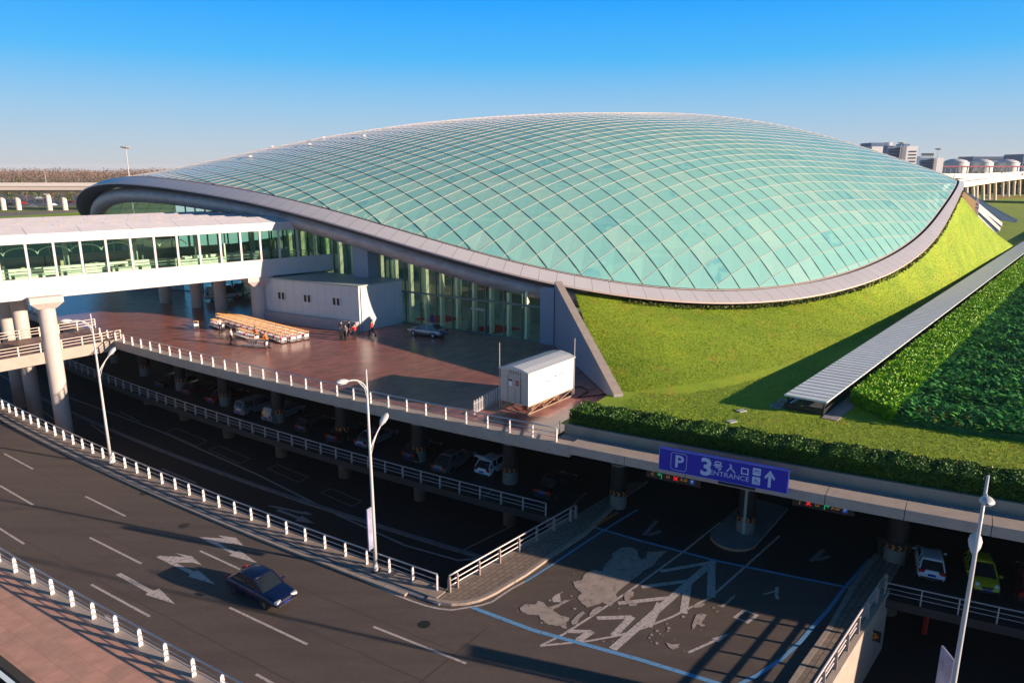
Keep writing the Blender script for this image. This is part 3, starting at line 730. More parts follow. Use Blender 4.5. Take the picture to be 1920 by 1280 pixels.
for q in ((-32.1, 89.0), (-39.0, 94.2), (-43.8, 97.8), (-50.0, 101.5)):
    b = MB(); b.box((q[0], q[1], 12.22), (1.3, 1.1, .06), ang); o = b.build('cross_beam', CONC_L, sk); o.scale = (1 / SKS,) * 3; o.location = (-S0.x / SKS, -S0.y / SKS, -12.195 / SKS)
# dark glazed service wall deep under the skywalk
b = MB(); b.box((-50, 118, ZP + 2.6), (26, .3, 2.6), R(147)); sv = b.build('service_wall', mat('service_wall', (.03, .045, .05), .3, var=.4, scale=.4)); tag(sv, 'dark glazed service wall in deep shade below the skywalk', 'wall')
b = MB(); pr = at(692, 560, ZP); pr = F0 + FD * 25.0 + FN * .8
b.box((pr.x, pr.y, ZP + 4.9), (1.25, 1.0, 4.9), math.atan2(FD.y, FD.x)); dpart(b, 'corner_pier', WALL)

# ------------------------------------------------------------------ white hut under the skywalk
HUT = mat('hut_wall', (.62, .62, .62), .6, var=.04, scale=.6)
h0, h1, h2 = Vector((-17.9, 82.1, ZP)), Vector((-13.6, 87.5, ZP)), Vector((-31.4, 89.2, ZP))
hut = empty('plaza_hut', h0, 0, 'plain white single storey hut below the skywalk with three small windows', 'hut')
u = (h1 - h0); v = (h2 - h0); hh = 5.35
b = MB(); b.prism([(0, 0), (u.x, u.y), (u.x + v.x, u.y + v.y), (v.x, v.y)], 0, hh); b.build('wall', HUT, hut)
b = MB(); un, vn = u.normalized(), v.normalized()
qq = [Vector((0, 0, 0)) - un * .2 - vn * .2, u + un * .2 - vn * .2, u + v + un * .2 + vn * .2, v - un * .2 + vn * .2]
b.prism([(p.x, p.y) for p in qq], hh, hh + .16); b.build('roof', mat('hut_roof', (.34, .40, .38), .5, var=.1, scale=.6), hut)
b = MB(); b.prism([(p.x, p.y) for p in (Vector((0, 0, 0)) - un * .1, -un * .55 + vn * .1, v - un * .55, v - un * .1)], 0, 1.25); b.build('plinth', mat('hut_plinth', (.33, .33, .36), .6, var=.06), hut)
for k in range(1, 12):
    c0 = v * (k / 12) - un * .003; b = MB(); b.box((c0.x, c0.y, 3.3), (.012, .004, 2.05), math.atan2(vn.y, vn.x)); b.build('panel_joint', mat('hut_joint', (.40, .40, .41), .6), hut)
for k in range(1, 5):
    c0 = u * (k / 5) - vn * .003; b = MB(); b.box((c0.x, c0.y, 2.7), (.012, .004, 2.65), math.atan2(un.y, un.x)); b.build('panel_joint', MATS['hut_joint'], hut)
b = MB(); c0 = u * .04 - vn * .07; b.tube([(c0.x, c0.y, 0), (c0.x, c0.y, 5.3)], .05, 8); b.build('downpipe', MATS['hut_plinth'] if 'hut_plinth' in MATS else CONC, hut)
for f in (.22, .52, .80):
    c0 = v * f - un * .03; wn = MB(); wn.box((c0.x, c0.y, 3.35), (.62, .05, .50), math.atan2(vn.y, vn.x)); fo = wn.build('window', WHITE_P, hut)
    g2 = MB()
    for q in (-.30, .30): g2.box(tuple(c0 + vn * q - un * .055 + Vector((0, 0, 3.35))), (.20, .01, .42), math.atan2(vn.y, vn.x))
    g2.build('pane', BLACK, fo)

# ------------------------------------------------------------------ railings
def frames(pts):
    out = []
    for i, p in enumerate(pts):
        t = (pts[min(i + 1, len(pts) - 1)] - pts[max(i - 1, 0)]); t.z = 0; t.normalize(); out.append((p, t, Vector((-t.y, t.x, 0))))
    return out
def blade_mesh(h, wid, th, flip=1):          # a curved flat post, local x along the rail, y across
    b = MB(); pr = [(-wid * .5, 0), (wid * .5, 0), (wid * .5, h * .55), (wid * .38, h * .82), (wid * .12, h), (-wid * .42, h), (-wid * .5, h * .5)]
    b.extr([Vector((-th / 2, y * flip, z)) for y, z in pr], (th, 0, 0)); return b
def railing(name, pts, label, cat='railing', h=1.0, wid=.27, th=.06, mpost=None, mrail=None, flip=1, rails=(1.05, .66, .34), radii=(.05, .028, .028), every=1, off=0.0):
    base = pts[0]; t = empty(name, base, 0, label, cat)
    F = frames(pts)
    post = None
    for i, (p, tt, nn_) in enumerate(F):
        if i % every: continue
        if post is None:
            post = blade_mesh(h, wid, th, flip).build('post', mpost or POSTM, t); o = post
        else:
            o = post.copy(); C.objects.link(o); o.parent = t; CH[t.name].append(o)
        o.location = p - base; o.rotation_euler = (0, 0, math.atan2(tt.y, tt.x))
    for z, r_ in zip(rails, radii):
        b = MB(); b.tube([p - base + nn_ * off + Vector((0, 0, z * h)) for p, tt, nn_ in F], r_, 8)
        b.build('top_rail' if z > .9 else 'lower_rail', mrail or STEEL, t, smooth=True)
    return t
def walk(fn, s0, s1, z, step=1.9):
    out = []; s = s0
    sg = 1 if s1 > s0 else -1
    while (s - s1) * sg <= 0: out.append(sw(s, fn(s), z)); s += sg * step / math.hypot(1, (fn(s + .1) - fn(s)) / .1)
    return out
railing('roadside_railing', walk(W_nr, -24.9, -150, .20, 1.89), 'long steel railing with white blade posts along the footway of the main road', flip=-1, wid=.20)
railing('roadside_railing', walk(W_nr, 2.6, 50, .20, 1.89), 'steel railing along the road edge right of the driveway, mostly out of view', flip=1)
railing('pavement_railing', walk(W_nl, -14.5, -120, .16, 2.28), 'railing with white posts along the pink pavement in the bottom left corner', flip=-1, h=1.1, wid=.24, radii=(.055, .028, .028))
railing('deck_railing', walk(lambda s: W_deck(s) + .12, -24.4, -120, 0.0, 1.93), 'grey shaded railing along the open edge of the parking deck', mpost=POSTG, wid=.2, mrail=mat('dull_steel', (.38, .38, .40), .45, .6), rails=(1.02, .64, .34))
railing('deck_railing', walk(lambda s: W_deck(s) + .12, -2.0, 50, 0.0, 1.9), 'grey railing on the deck edge in front of the yellow car', mpost=POSTG, wid=.14, mrail=MATS['dull_steel'], rails=(1.02, .68, .38))
bent = walk(W_pl, -23.0, -85.6, ZP + .015, 1.885)
railing('plaza_railing', bent, 'long plaza edge railing with white posts above the parking deck', mpost=POSTM, flip=-1, wid=.17, h=.98)
p0 = bent[0]; b = MB(); t_ = empty('railing_end_gate', p0, 0, 'short steel railing end turning back from the plaza edge at the hedge', 'railing')
q = Vector((.35, 2.1, 0))
for z in (.95, .62, .32): b.bar(Vector((0, 0, z)), q + Vector((0, 0, z)), .05, .05)
b.bar(q, q + Vector((0, 0, .98)), .06, .06); b.build('rail_frame', STEEL, t_)
cdir = Vector((CR1.x - CR0.x, CR1.y - CR0.y, 0)); L = cdir.length; cdir.normalize()
cp = [Vector((CR0.x + .1, CR0.y + .0, .15)) + cdir * (d_) for d_ in [0.0, .65] + [.65 + 1.9 * k for k in range(1, 7)] + [L - .1]]
railing('walkway_railing', cp, 'steel railing along the brick walkway from the road corner to the parking deck', mpost=mat('bronze_post', (.28, .22, .19), .5), wid=.22, th=.1, rails=(1.08, .70, .38), radii=(.055, .04, .04), mrail=mat('white_rail', (.66, .60, .60), .35, .4))
rdir = Vector((RR1.x - RR0.x, RR1.y - RR0.y, 0)); L = rdir.length; rdir.normalize(); rn = Vector((-rdir.y, rdir.x, 0))
rp_ = [Vector((RR0.x, RR0.y, .30)) + rdir * d_ - rn * 0 for d_ in [.1 + 1.9 * k for k in range(int(L / 1.9) + 1)]]
railing('parapet_railing', rp_, 'steel railing with curved posts on the sunlit parapet beside the right walkway', mpost=mat('curved_post', (.32, .26, .24), .5), wid=.34, th=.07, h=1.0, flip=-1, rails=(1.05, .66, .36), radii=(.065, .05, .05), mrail=MATS['white_rail'], off=0)

# ------------------------------------------------------------------ garage columns
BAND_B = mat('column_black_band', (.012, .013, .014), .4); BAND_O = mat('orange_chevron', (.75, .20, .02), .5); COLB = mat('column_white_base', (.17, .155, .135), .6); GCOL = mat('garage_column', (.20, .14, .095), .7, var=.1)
def garage_column():
    t = empty('garage_column', (0, 0, 0))
    b = MB(); b.lathe((0, 0, ZL), [(.60, 0), (.60, 5.65 - ZL)], 28); o = b.build('shaft', GCOL, t); smooth_by_angle(o, 40)
    b = MB(); b.lathe((0, 0, 0), [(.64, .0), (.64, 1.05)], 28); o = b.build('base_jacket', COLB, t); smooth_by_angle(o, 40)
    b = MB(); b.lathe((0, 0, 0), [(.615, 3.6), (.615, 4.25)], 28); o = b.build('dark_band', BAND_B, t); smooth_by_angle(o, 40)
    b = MB(); b.lathe((0, 0, 0), [(.645, 3.45), (.645, 3.60)], 28); o = b.build('white_ring', COLB, t); smooth_by_angle(o, 40)
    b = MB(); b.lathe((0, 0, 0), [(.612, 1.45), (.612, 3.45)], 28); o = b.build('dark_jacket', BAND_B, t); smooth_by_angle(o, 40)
    b = MB(); b.lathe((0, 0, 0), [(.65, 1.05), (.65, 1.45)], 28); o = b.build('warning_band', BAND_B, t); smooth_by_angle(o, 40)
    b = MB()
    for k in range(10):                      # chevrons wrapped round the band
        a0 = 2 * math.pi * k / 10
        for sg in (0, 1):
            pts = []
            for q in range(5):
                f = q / 4; a = a0 + .20 * f; z = (1.25 + (.17 * (1 - f)) * (1 if sg else -1)) 
                pts.append((a, z))
            for q in range(4):
                (a1, z1), (a2, z2) = pts[q], pts[q + 1]; w_ = .17
                b.face([(.656 * math.cos(x), .656 * math.sin(x), z) for x, z in ((a1, z1), (a1 + w_, z1), (a2 + w_, z2), (a2, z2))])
    b.build('chevron_set', BAND_O, t)
    return t
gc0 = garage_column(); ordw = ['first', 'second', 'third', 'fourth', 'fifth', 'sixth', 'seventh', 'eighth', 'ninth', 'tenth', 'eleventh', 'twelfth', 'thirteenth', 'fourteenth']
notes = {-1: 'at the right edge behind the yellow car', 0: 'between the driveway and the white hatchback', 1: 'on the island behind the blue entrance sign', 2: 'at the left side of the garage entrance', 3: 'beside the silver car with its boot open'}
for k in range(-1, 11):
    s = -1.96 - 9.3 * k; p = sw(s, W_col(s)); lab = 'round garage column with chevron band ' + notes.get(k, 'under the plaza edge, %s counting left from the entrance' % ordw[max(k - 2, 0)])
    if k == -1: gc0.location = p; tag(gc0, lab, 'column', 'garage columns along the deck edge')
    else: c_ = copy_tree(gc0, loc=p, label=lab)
    if k in (1,):
        isl = p
# second row, deeper
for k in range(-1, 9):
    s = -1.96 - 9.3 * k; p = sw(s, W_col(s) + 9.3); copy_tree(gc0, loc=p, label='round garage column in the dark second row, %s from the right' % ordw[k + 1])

# island round the column behind the sign
b = MB(); ax = Vector((math.cos(R(52)), math.sin(R(52)), 0)); ay = Vector((-ax.y, ax.x, 0)); fr0 = at(1372, 1051, 0)
def capsule(c, L_, r_, n_=14):
    P_ = [c + ax * L_ - ay * r_] + [c + ax * 0 - ay * r_ * math.cos(math.pi * k / n_) - ax * r_ * math.sin(math.pi * k / n_) for k in range(n_ + 1)] + [c + ax * L_ + ay * r_]
    return P_
ic = at(1375, 1012, 0)
P1 = capsule(ic, 7, 1.55); b.prism([(p.x, p.y) for p in P1], -.01, .18); tag(b.build('traffic_island', mat('island_concrete', (.20, .20, .21), .6, var=.1)), kind='structure')
b = MB()
for k in range(14):
    if k % 1 == 0:
        a0, a1 = math.pi * k / 14, math.pi * (k + .5) / 14
        f = lambda a: ic - ay * 1.565 * math.cos(a) - ax * 1.565 * math.sin(a)
        b.face([f(a0) + Vector((0, 0, .01)), f(a1) + Vector((0, 0, .01)), f(a1 + .06) + Vector((0, 0, .18)), f(a0 + .06) + Vector((0, 0, .18))])
tag(b.build('island_kerb_stripes', BAND_O), kind='structure')
b = MB()
for k in range(9):
    p = at(1118, 991, 0).lerp(at(1163, 964, 0), k / 9); q = at(1118, 991, 0).lerp(at(1163, 964, 0), (k + .5) / 9)
    b.prism([(p.x, p.y), (q.x, q.y), (q.x - .22, q.y + .2), (p.x - .22, p.y + .2)], .165, .17)
tag(b.build('walkway_kerb_stripes', BAND_O), kind='structure')

# ------------------------------------------------------------------ road markings
mk = MB(); mk.mat(PAINT_W)
def quadline(mb, a, c_, wd, z=.004):
    a, c_ = Vector(a), Vector(c_); d = (c_ - a); d.z = 0; d.normalize(); n_ = Vector((-d.y, d.x, 0)) * wd / 2
    mb.face([(p.x, p.y, z) for p in (a - n_, c_ - n_, c_ + n_, a + n_)])
dashes = [((160, 930), (235, 967)), ((168, 1007), (265, 1056)), ((171, 1095), (281, 1155)), ((430, 1138), (576, 1207)), ((700, 1174), (874, 1243)), ((8, 850), (62, 879)), ((0, 910), (62, 946)), ((-20, 978), (45, 1019)), ((375, 1032), (453, 1068)), ((480, 1263), (610, 1335)), ((-60, 815), (-10, 840))]
for p, q in dashes: quadline(mk, at(*p), at(*q), .15)
def zpoly(mb, pts, s, ox, oy, z=.004):
    P_ = [at(ox + x / s, oy + y / s, 0) for x, y in pts]; A_ = sum(P_[i].x * P_[(i + 1) % len(P_)].y - P_[(i + 1) % len(P_)].x * P_[i].y for i in range(len(P_)))
    if A_ < 0: P_.reverse()
    mb.face([(p.x, p.y, z) for p in P_])
zpoly(mk, [(1122, 440), (1160, 440), (1325, 522), (1345, 512), (1452, 587), (1288, 541), (1308, 532)], 3, 0, 860)
zpoly(mk, [(1150, 440), (1262, 447), (1222, 428), (1328, 443), (1368, 487), (1312, 474), (1195, 470)], 3, 0, 860, .006)
zpoly(mk, [(878, 550), (905, 543), (1090, 632), (1115, 625), (1210, 705), (1060, 660), (1072, 648)], 3, 0, 860)
zpoly(mk, [(905, 545), (1040, 550), (985, 528), (1080, 548), (1135, 597), (1085, 582), (965, 583)], 3, 0, 860, .006)
zpoly(mk, [(650, 650), (680, 640), (862, 740), (895, 727), (985, 815), (818, 762), (832, 750)], 3, 0, 860)
zpoly(mk, [(585, 875), (612, 875), (672, 945), (640, 948), (600, 905)], 3, 0, 860)
tag(mk.build('road_markings'), kind='structure')
# driveway markings
mk = MB(); mk.mat(PAINT_W)
def L3(pts, wd, z=.004, s=2.743, ox=780, oy=900):
    P_ = [at(ox + x / s, oy + y / s, 0) for x, y in pts]
    for i in range(len(P_) - 1): quadline(mk, P_[i], P_[i + 1], wd, z)
L3([(640, 850), (760, 790), (900, 700), (1130, 545), (1385, 360), (1565, 215)], .15)
L3([(640, 850), (890, 825), (1050, 795), (1180, 755), (1320, 700), (1520, 598), (1870, 285)], .15, .005)
L3([(1530, 415), (1010, 868)], .45, .008)
L3([(1520, 425), (1518, 600)], .50, .006)
L3([(1540, 418), (1255, 468)], .32, .007)
L3([(1400, 530), (1375, 683)], .45, .006); L3([(1415, 515), (1160, 548)], .32, .007)
L3([(1255, 630), (1195, 752)], .42, .006); L3([(1300, 603), (1040, 632)], .32, .007)
L3([(1112, 700), (1015, 798)], .42, .006); L3([(1110, 702), (930, 708)], .32, .007)
L3([(905, 775), (830, 825)], .42, .006); L3([(900, 778), (780, 775)], .30, .007)
L3([(1400, 885), (1540, 822)], .16); zpoly(mk, [(1520, 812), (1612, 787), (1552, 835), (1545, 822)], 2.743, 780, 900)
L3([(1637, 707), (1690, 668)], .2); L3([(1698, 733), (1757, 690)], .2, .006); L3([(1690, 668), (1752, 692)], .14, .005); L3([(1645, 706), (1704, 730)], .14, .005)
L3([(1858, 548), (1852, 585), (1862, 613)], .2); L3([(1785, 587), (1852, 568)], .12, .006)
zpoly(mk, [(715, 590), (760, 570), (740, 585), (745, 625), (705, 625), (700, 605)], 2.743, 780, 900)
# kerb lines
def K5(pts, wd, z=.004):
    P_ = [at(800 + x / 5.333, 920 + y / 5.333, 0) for x, y in pts]
    for i in range(len(P_) - 1): quadline(mk, P_[i], P_[i + 1], wd, z)
K5([(-900, 780), (-560, 925), (-300, 1040), (-130, 1105), (0, 1148), (120, 1175), (250, 1188), (400, 1165), (540, 1142), (650, 1108), (850, 975), (1000, 895)], .14)
mk.mat(PAINT_W); 
L3([(1000, 445), (1000, 445)], .1)
tag(mk.build('driveway_markings'), kind='structure')
mk = MB(); mk.mat(PAINT_B)
def B1(pts, wd, z=.010):
    P_ = [at(x, y, 0) for x, y in pts]
    for i in range(len(P_) - 1): quadline(mk, P_[i], P_[i + 1], wd, z + .001 * (i % 2))
B1([(885, 1138), (1000, 1181), (1200, 1236), (1380, 1291)], .29)
B1([(1080, 978), (1200, 1013), (1340, 1050), (1500, 1083), (1660, 1115)], .24)
B1([(985, 1090), (1040, 1055), (1095, 1018), (1130, 995), (1195, 955)], .16)
B1([(1632, 1047), (1585, 1100), (1555, 1140), (1530, 1168), (1500, 1203), (1465, 1235), (1420, 1265), (1370, 1290)], .22)
tag(mk.build('blue_markings'), kind='structure')
mk = MB(); mk.mat(PAINT_D)
for p, q in (((1232, 975), (1207, 1003)), ((1240, 995), (1215, 1003)), ((1545, 1030), (1520, 1052)), ((1555, 1042), (1530, 1050))): quadline(mk, at(*p), at(*q), .3, .004)
for p, q in (((1075, 945), (1100, 923)), ((905, 935), (925, 915)), ((600, 838), (625, 818))): quadline(mk, at(*p), at(*q), .12, .004)
tag(mk.build('garage_markings'), kind='structure')
# lower road markings
mk = MB(); mk.mat(mat('lower_paint', (.26, .27, .29), .6, var=.2, scale=4))
def LZ(pts, wd, z=ZL + .004):
    P_ = [at(x, y, ZL) for x, y in pts]
    for i in range(len(P_) - 1): quadline(mk, P_[i], P_[i + 1], wd, z)
LZ([(130, 745), (300, 808), (480, 888), (640, 968), (760, 1022), (860, 1050), (905, 1045)], .22)
for p, q in (((303, 878), (368, 905)), ((484, 955), (572, 992)), ((170, 795), (210, 822)), ((80, 770), (110, 792)), ((225, 772), (262, 790)), ((870, 1030), (960, 985))): LZ([p, q], .14)
zz = lambda pts, z: [mk.face([(at(250 + x / 6.4, 850 + y / 6.4, ZL).x, at(250 + x / 6.4, 850 + y / 6.4, ZL).y, z) for x, y in pts])]
mk2 = [(1590, 625), (1700, 628), (1990, 690), (2090, 700), (2160, 740), (2000, 720), (1850, 680)]
zpoly2 = [at(250 + x / 6.4, 850 + y / 6.4, ZL) for x, y in mk2]; 
mk.face([(p.x, p.y, ZL + .005) for p in reversed(zpoly2)])
LZ([(520, 955), (572, 975)], .35, ZL + .006); 
tp = [at(x, y, ZL) for x, y in ((566, 966), (590, 981), (553, 976))]; mk.face([(p.x, p.y, ZL + .007) for p in reversed(tp)])
for c0 in ((540, 880), (640, 925), (430, 845), (350, 812)): 
    x, y = c0; LZ([(x - 38, y - 2), (x - 20, y - 10), (x + 38, y + 14)], .07); LZ([(x - 38, y - 2), (x + 20, y + 24), (x + 38, y + 14)], .07, ZL + .006)
tag(mk.build('lower_road_markings'), kind='structure')
strip('lower_kerb', lambda s: W_deck(s) - 2.0 + .02 * (s + 24), lambda s: W_deck(s) - 1.6 + .02 * (s + 24), -150, -28, ZL + .14, CHAN, 60, thick=.14)
for c0 in ((540, 878), (640, 923), (430, 843)):
    pass

# spilled pale residue on the driveway: one big ragged stain and many drops
sp_ = MB(); sp_.mat(SPILL)
def ragged(P_, z, amp=.05, sub=5):
    out = []
    for i in range(len(P_)):
        a, c_ = P_[i], P_[(i + 1) % len(P_)]
        for k in range(sub):
            p = a.lerp(c_, k / sub); out.append((p.x + random.uniform(-amp, amp), p.y + random.uniform(-amp, amp), z))
    return out
_zs = [0]
def zr_poly(pts, z, amp=.05):
    _zs[0] += 1; z = .0145 + .0002 * _zs[0]
    P_ = [at(780 + x / 2.743, 900 + y / 2.743, 0) for x, y in pts]; r_ = ragged(P_, z, amp); A_ = sum(r_[i][0] * r_[(i + 1) % len(r_)][1] - r_[(i + 1) % len(r_)][0] * r_[i][1] for i in range(len(r_)))
    if A_ < 0: r_.reverse()
    from mathutils.geometry import tessellate_polygon
    tri = tessellate_polygon([[Vector(q) for q in r_]])
    fs_ = []
    for t_ in tri:
        a_, b_, c_ = (Vector(r_[i]) for i in t_); fs_.append(tuple(t_) if (b_ - a_).cross(c_ - a_).z > 0 else tuple(reversed(t_)))
    sp_.raw(r_, fs_)
zr_poly([(1010, 375), (1060, 345), (1110, 345), (1140, 360), (1142, 390), (1158, 408), (1180, 400), (1190, 370), (1240, 365), (1290, 365), (1250, 400), (1230, 430), (1180, 460), (1130, 500), (1070, 545), (1030, 580), (1035, 610), (1000, 650), (960, 625), (940, 635), (880, 655), (840, 620), (830, 600), (850, 580), (820, 550), (805, 520), (850, 515), (870, 480), (910, 460), (960, 470), (975, 430), (1010, 400)], .0145)
zr_poly([(535, 655), (570, 635), (610, 640), (630, 620), (660, 630), (680, 650), (720, 640), (760, 620), (800, 612), (770, 630), (705, 668), (740, 690), (790, 710), (770, 735), (775, 765), (740, 750), (680, 740), (640, 715), (630, 690), (580, 690), (545, 680)], .0145)
zr_poly([(1065, 585), (1090, 572), (1118, 572), (1115, 598), (1095, 615), (1138, 632), (1130, 645), (1100, 645), (1080, 625)], .0145)
zr_poly([(890, 690), (905, 665), (940, 648), (955, 652), (930, 680), (900, 700)], .0145, .03)
zr_poly([(795, 725), (830, 690), (860, 672), (868, 685), (845, 705), (830, 738), (805, 742)], .0145, .03)
zr_poly([(1440, 690), (1475, 685), (1495, 690), (1470, 730), (1475, 755), (1445, 740), (1425, 768), (1420, 745)], .0145, .03)
zr_poly([(1285, 832), (1320, 845), (1355, 840), (1350, 858), (1320, 870), (1298, 855)], .0145, .03)
zr_poly([(1430, 640), (1480, 632), (1490, 640), (1460, 655), (1425, 655)], .0145, .03)
zr_poly([(1540, 640), (1580, 655), (1600, 635), (1640, 600), (1642, 588), (1610, 610), (1590, 630), (1565, 645)], .0145, .02)
for (x, y, r_) in ((1210, 795, 9), (1200, 810, 8), (1240, 775, 8), (1300, 760, 10), (1295, 775, 7), (1240, 838, 10), (1375, 702, 10), (1550, 675, 8), (1480, 745, 7), (1290, 738, 6), (1380, 878, 4), (1465, 770, 4), (1330, 820, 4), (1255, 790, 6), (1270, 800, 4), (965, 828, 6), (1012, 828, 5), (690, 618, 9), (648, 733, 6), (815, 660, 8), (800, 595, 6), (1045, 660, 6), (520, 672, 4), (1130, 520, 4), (1160, 505, 5), (1180, 480, 4), (1245, 430, 4), (1520, 560, 4), (1560, 548, 3), (812, 480, 3), (1530, 655, 6), (1210, 830, 4)):
    zr_poly([(x + r_ * math.cos(a) * random.uniform(.6, 1.5), y + .6 * r_ * math.sin(a) * random.uniform(.6, 1.4)) for a in [2 * math.pi * k / 7 for k in range(7)]], .0145, .015)
tag(sp_.build('spill_stain'), kind='structure')
# tyre marks
tm = MB(); tm.mat(mat('tyre_mark', (.095, .082, .074), .75))
for pts in ([(835, 440), (880, 500), (885, 560), (850, 650), (790, 700)], [(870, 445), (910, 500), (915, 560), (880, 650), (820, 705)], [(900, 320), (950, 360), (1000, 410), (1050, 470), (1055, 560)], [(930, 330), (1060, 450), (1082, 500), (1085, 560)]):
    P_ = [at(x / 3, 860 + y / 3, 0) for x, y in pts]
    for i in range(len(P_) - 1): quadline(tm, P_[i], P_[i + 1], .10, .0025)
tag(tm.build('tyre_marks'), kind='structure')

# ------------------------------------------------------------------ writing helpers
def text_mesh(txt, size, align='CENTER', bold=0.0, shear=0):
    cu = bpy.data.curves.new('t', 'FONT'); cu.body = txt; cu.size = size; cu.align_x = align; cu.align_y = 'CENTER'; cu.offset = bold; cu.resolution_u = 3
    o = bpy.data.objects.new('t', cu); C.objects.link(o); dg = bpy.context.evaluated_depsgraph_get(); dg.update()
    me = bpy.data.meshes.new_from_object(o.evaluated_get(dg)); bpy.data.objects.remove(o); return me
def put_text(txt, size, x, y, z, parent, m, name='lettering', bold=0.0, sx=1.0):
    me = text_mesh(txt, size, bold=bold); me.materials.clear(); me.materials.append(m); o = bpy.data.objects.new(name, me); C.objects.link(o)
    o.rotation_euler = (math.pi / 2, 0, 0); o.location = (x, y, z); o.scale = (sx, 1, 1); o.parent = parent; CH.setdefault(parent.name, []).append(o); return o
def hbar(mb, x0, z0, x1, z1, wd, y):         # a stroke on an upright board facing -y
    d = Vector((x1 - x0, 0, z1 - z0)); L_ = d.length; d /= L_; n_ = Vector((-d.z, 0, d.x)) * wd / 2; a = Vector((x0, y, z0)) - d * 0; c_ = Vector((x1, y, z1))
    mb.face([a - n_, c_ - n_, c_ + n_, a + n_])
def kanji_hao(mb, x, z, s, y, w_):           # 号
    R_ = lambda a, b_, c_, d: hbar(mb, x + a * s, z + b_ * s, x + c_ * s, z + d * s, w_, y - .0005 * random.random())
    R_(-.3, .45, .3, .45); R_(-.3, .45, -.3, .15); R_(.3, .45, .3, .15); R_(-.3, .15, .3, .15); R_(-.5, 0, .5, 0); R_(-.15, 0, -.25, -.22); R_(-.25, -.22, .32, -.22); R_(.32, -.22, .25, -.48); R_(.25, -.48, .05, -.45)
def kanji_ru(mb, x, z, s, y, w_):            # 入
    R_ = lambda a, b_, c_, d: hbar(mb, x + a * s, z + b_ * s, x + c_ * s, z + d * s, w_, y - .0005 * random.random())
    R_(-.2, .45, .02, .36); R_(.02, .38, -.1, .0); R_(-.1, .0, -.45, -.45); R_(-.04, .18, .15, -.15); R_(.15, -.15, .48, -.45)
def kanji_kou(mb, x, z, s, y, w_):           # 口
    R_ = lambda a, b_, c_, d: hbar(mb, x + a * s, z + b_ * s, x + c_ * s, z + d * s, w_, y - .0005 * random.random())
    R_(-.38, .35, .38, .35); R_(-.38, -.32, .38, -.32); R_(-.36, .38, -.36, -.45); R_(.36, .38, .36, -.45)

# ------------------------------------------------------------------ the blue parking sign
def on_curve(px, py, fn, off):              # where a sight line meets the upright face w = fn(s) + off
    r_ = ray(px, py); Y = 20.0
    while Y < 90:
        p = Vector((r_[0] / r_[1] * Y, Y, CAM_H + r_[2] / r_[1] * Y))
        if p.dot(E2) >= fn(p.dot(E1)) + off: return p
        Y += .01
SA = on_curve(1235, 881, W_cop, -.30); SBp = on_curve(1477, 922, W_cop, -.30); _z = (SA.z + SBp.z) / 2; SA.z = SBp.z = _z; mid = (SA + SBp) / 2; sl = (SBp - SA).length; sa = math.atan2(SBp.y - SA.y, SBp.x - SA.x)
sg = empty('entrance_sign', mid, sa, 'long blue parking entrance sign with white P and arrow fixed to the roof edge', 'sign')
BLUE = mat('sign_blue', (.006, .012, .40), .45); SW = mat('sign_white', (.50, .58, .80), .5)
b = MB(); b.box((0, 0, .76), (sl / 2, .10, .76)); b.build('board', BLUE, sg)
b = MB(); y = -.123
for (x0, z0, x1, z1) in ((-sl / 2 + .03, .03, sl / 2 - .03, .03), (-sl / 2 + .03, 1.49, sl / 2 - .03, 1.49), (-sl / 2 + .03, .03, -sl / 2 + .03, 1.49), (sl / 2 - .03, .03, sl / 2 - .03, 1.49)): hbar(b, x0, z0, x1, z1, .02, y)
X = lambda f: -sl / 2 + f * sl
cx_ = X(.165); rr_ = .14
def rrect(mb, cx, cz, hx, hz, r_, wd, y):
    P_ = []
    for (sx_, sz_, a0) in ((1, 1, 0), (-1, 1, 90), (-1, -1, 180), (1, -1, 270)):
        for k in range(6): a = R(a0 + k * 18); P_.append((cx + sx_ * (hx - r_) + r_ * math.cos(a), cz + sz_ * (hz - r_) + r_ * math.sin(a)))
    for i in range(len(P_)): p, q = P_[i], P_[(i + 1) % len(P_)]; hbar(mb, p[0], p[1], q[0], q[1], wd, y)
rrect(b, cx_, .76, .50, .58, .16, .028, y)
kanji_hao(b, X(.475), 1.0, .55, y, .07); kanji_ru(b, X(.575), .98, .55, y, .075); kanji_kou(b, X(.68), .96, .52, y, .07)
xa = X(.865); hbar(b, xa, .22, xa, 1.15, .17, y); b.face([(xa - .30, y, .86), (xa - .27, y, .72), (xa, y, 1.0), (xa + .27, y, .72), (xa + .30, y, .86), (xa, y, 1.32)])
b.build('border_and_symbols', SW, sg)
b = MB()
def plate(cx, cz, hx, hz, r_, y):
    P_ = []
    for (sx_, sz_, a0) in ((1, 1, 0), (-1, 1, 90), (-1, -1, 180), (1, -1, 270)):
        for k in range(6): a = R(a0 + k * 18); P_.append((cx + sx_ * (hx - r_) + r_ * math.cos(a), y, cz + sz_ * (hz - r_) + r_ * math.sin(a)))
    b.face(list(reversed(P_)))
plate(X(.768), 1.07, .235, .235, .07, y); plate(X(.768), .49, .235, .25, .07, y); b.build('pictogram_plate', SW, sg)
b = MB(); xc = X(.768); yy = y - .002
for sx_ in (-1, 1): hbar(b, xc - .2, 1.07 + sx_ * .05, xc + .2, 1.07 + sx_ * .05, .03, yy)
hbar(b, xc - .12, 1.12, xc - .07, 1.17, .03, yy); hbar(b, xc - .07, 1.17, xc + .08, 1.17, .03, yy); hbar(b, xc + .08, 1.17, xc + .13, 1.12, .03, yy)
hbar(b, xc - .04, .62, xc - .02, .46, .045, yy); hbar(b, xc - .02, .46, xc + .1, .46, .04, yy); hbar(b, xc + .1, .46, xc + .14, .34, .04, yy); hbar(b, xc - .02, .54, xc + .08, .54, .03, yy)
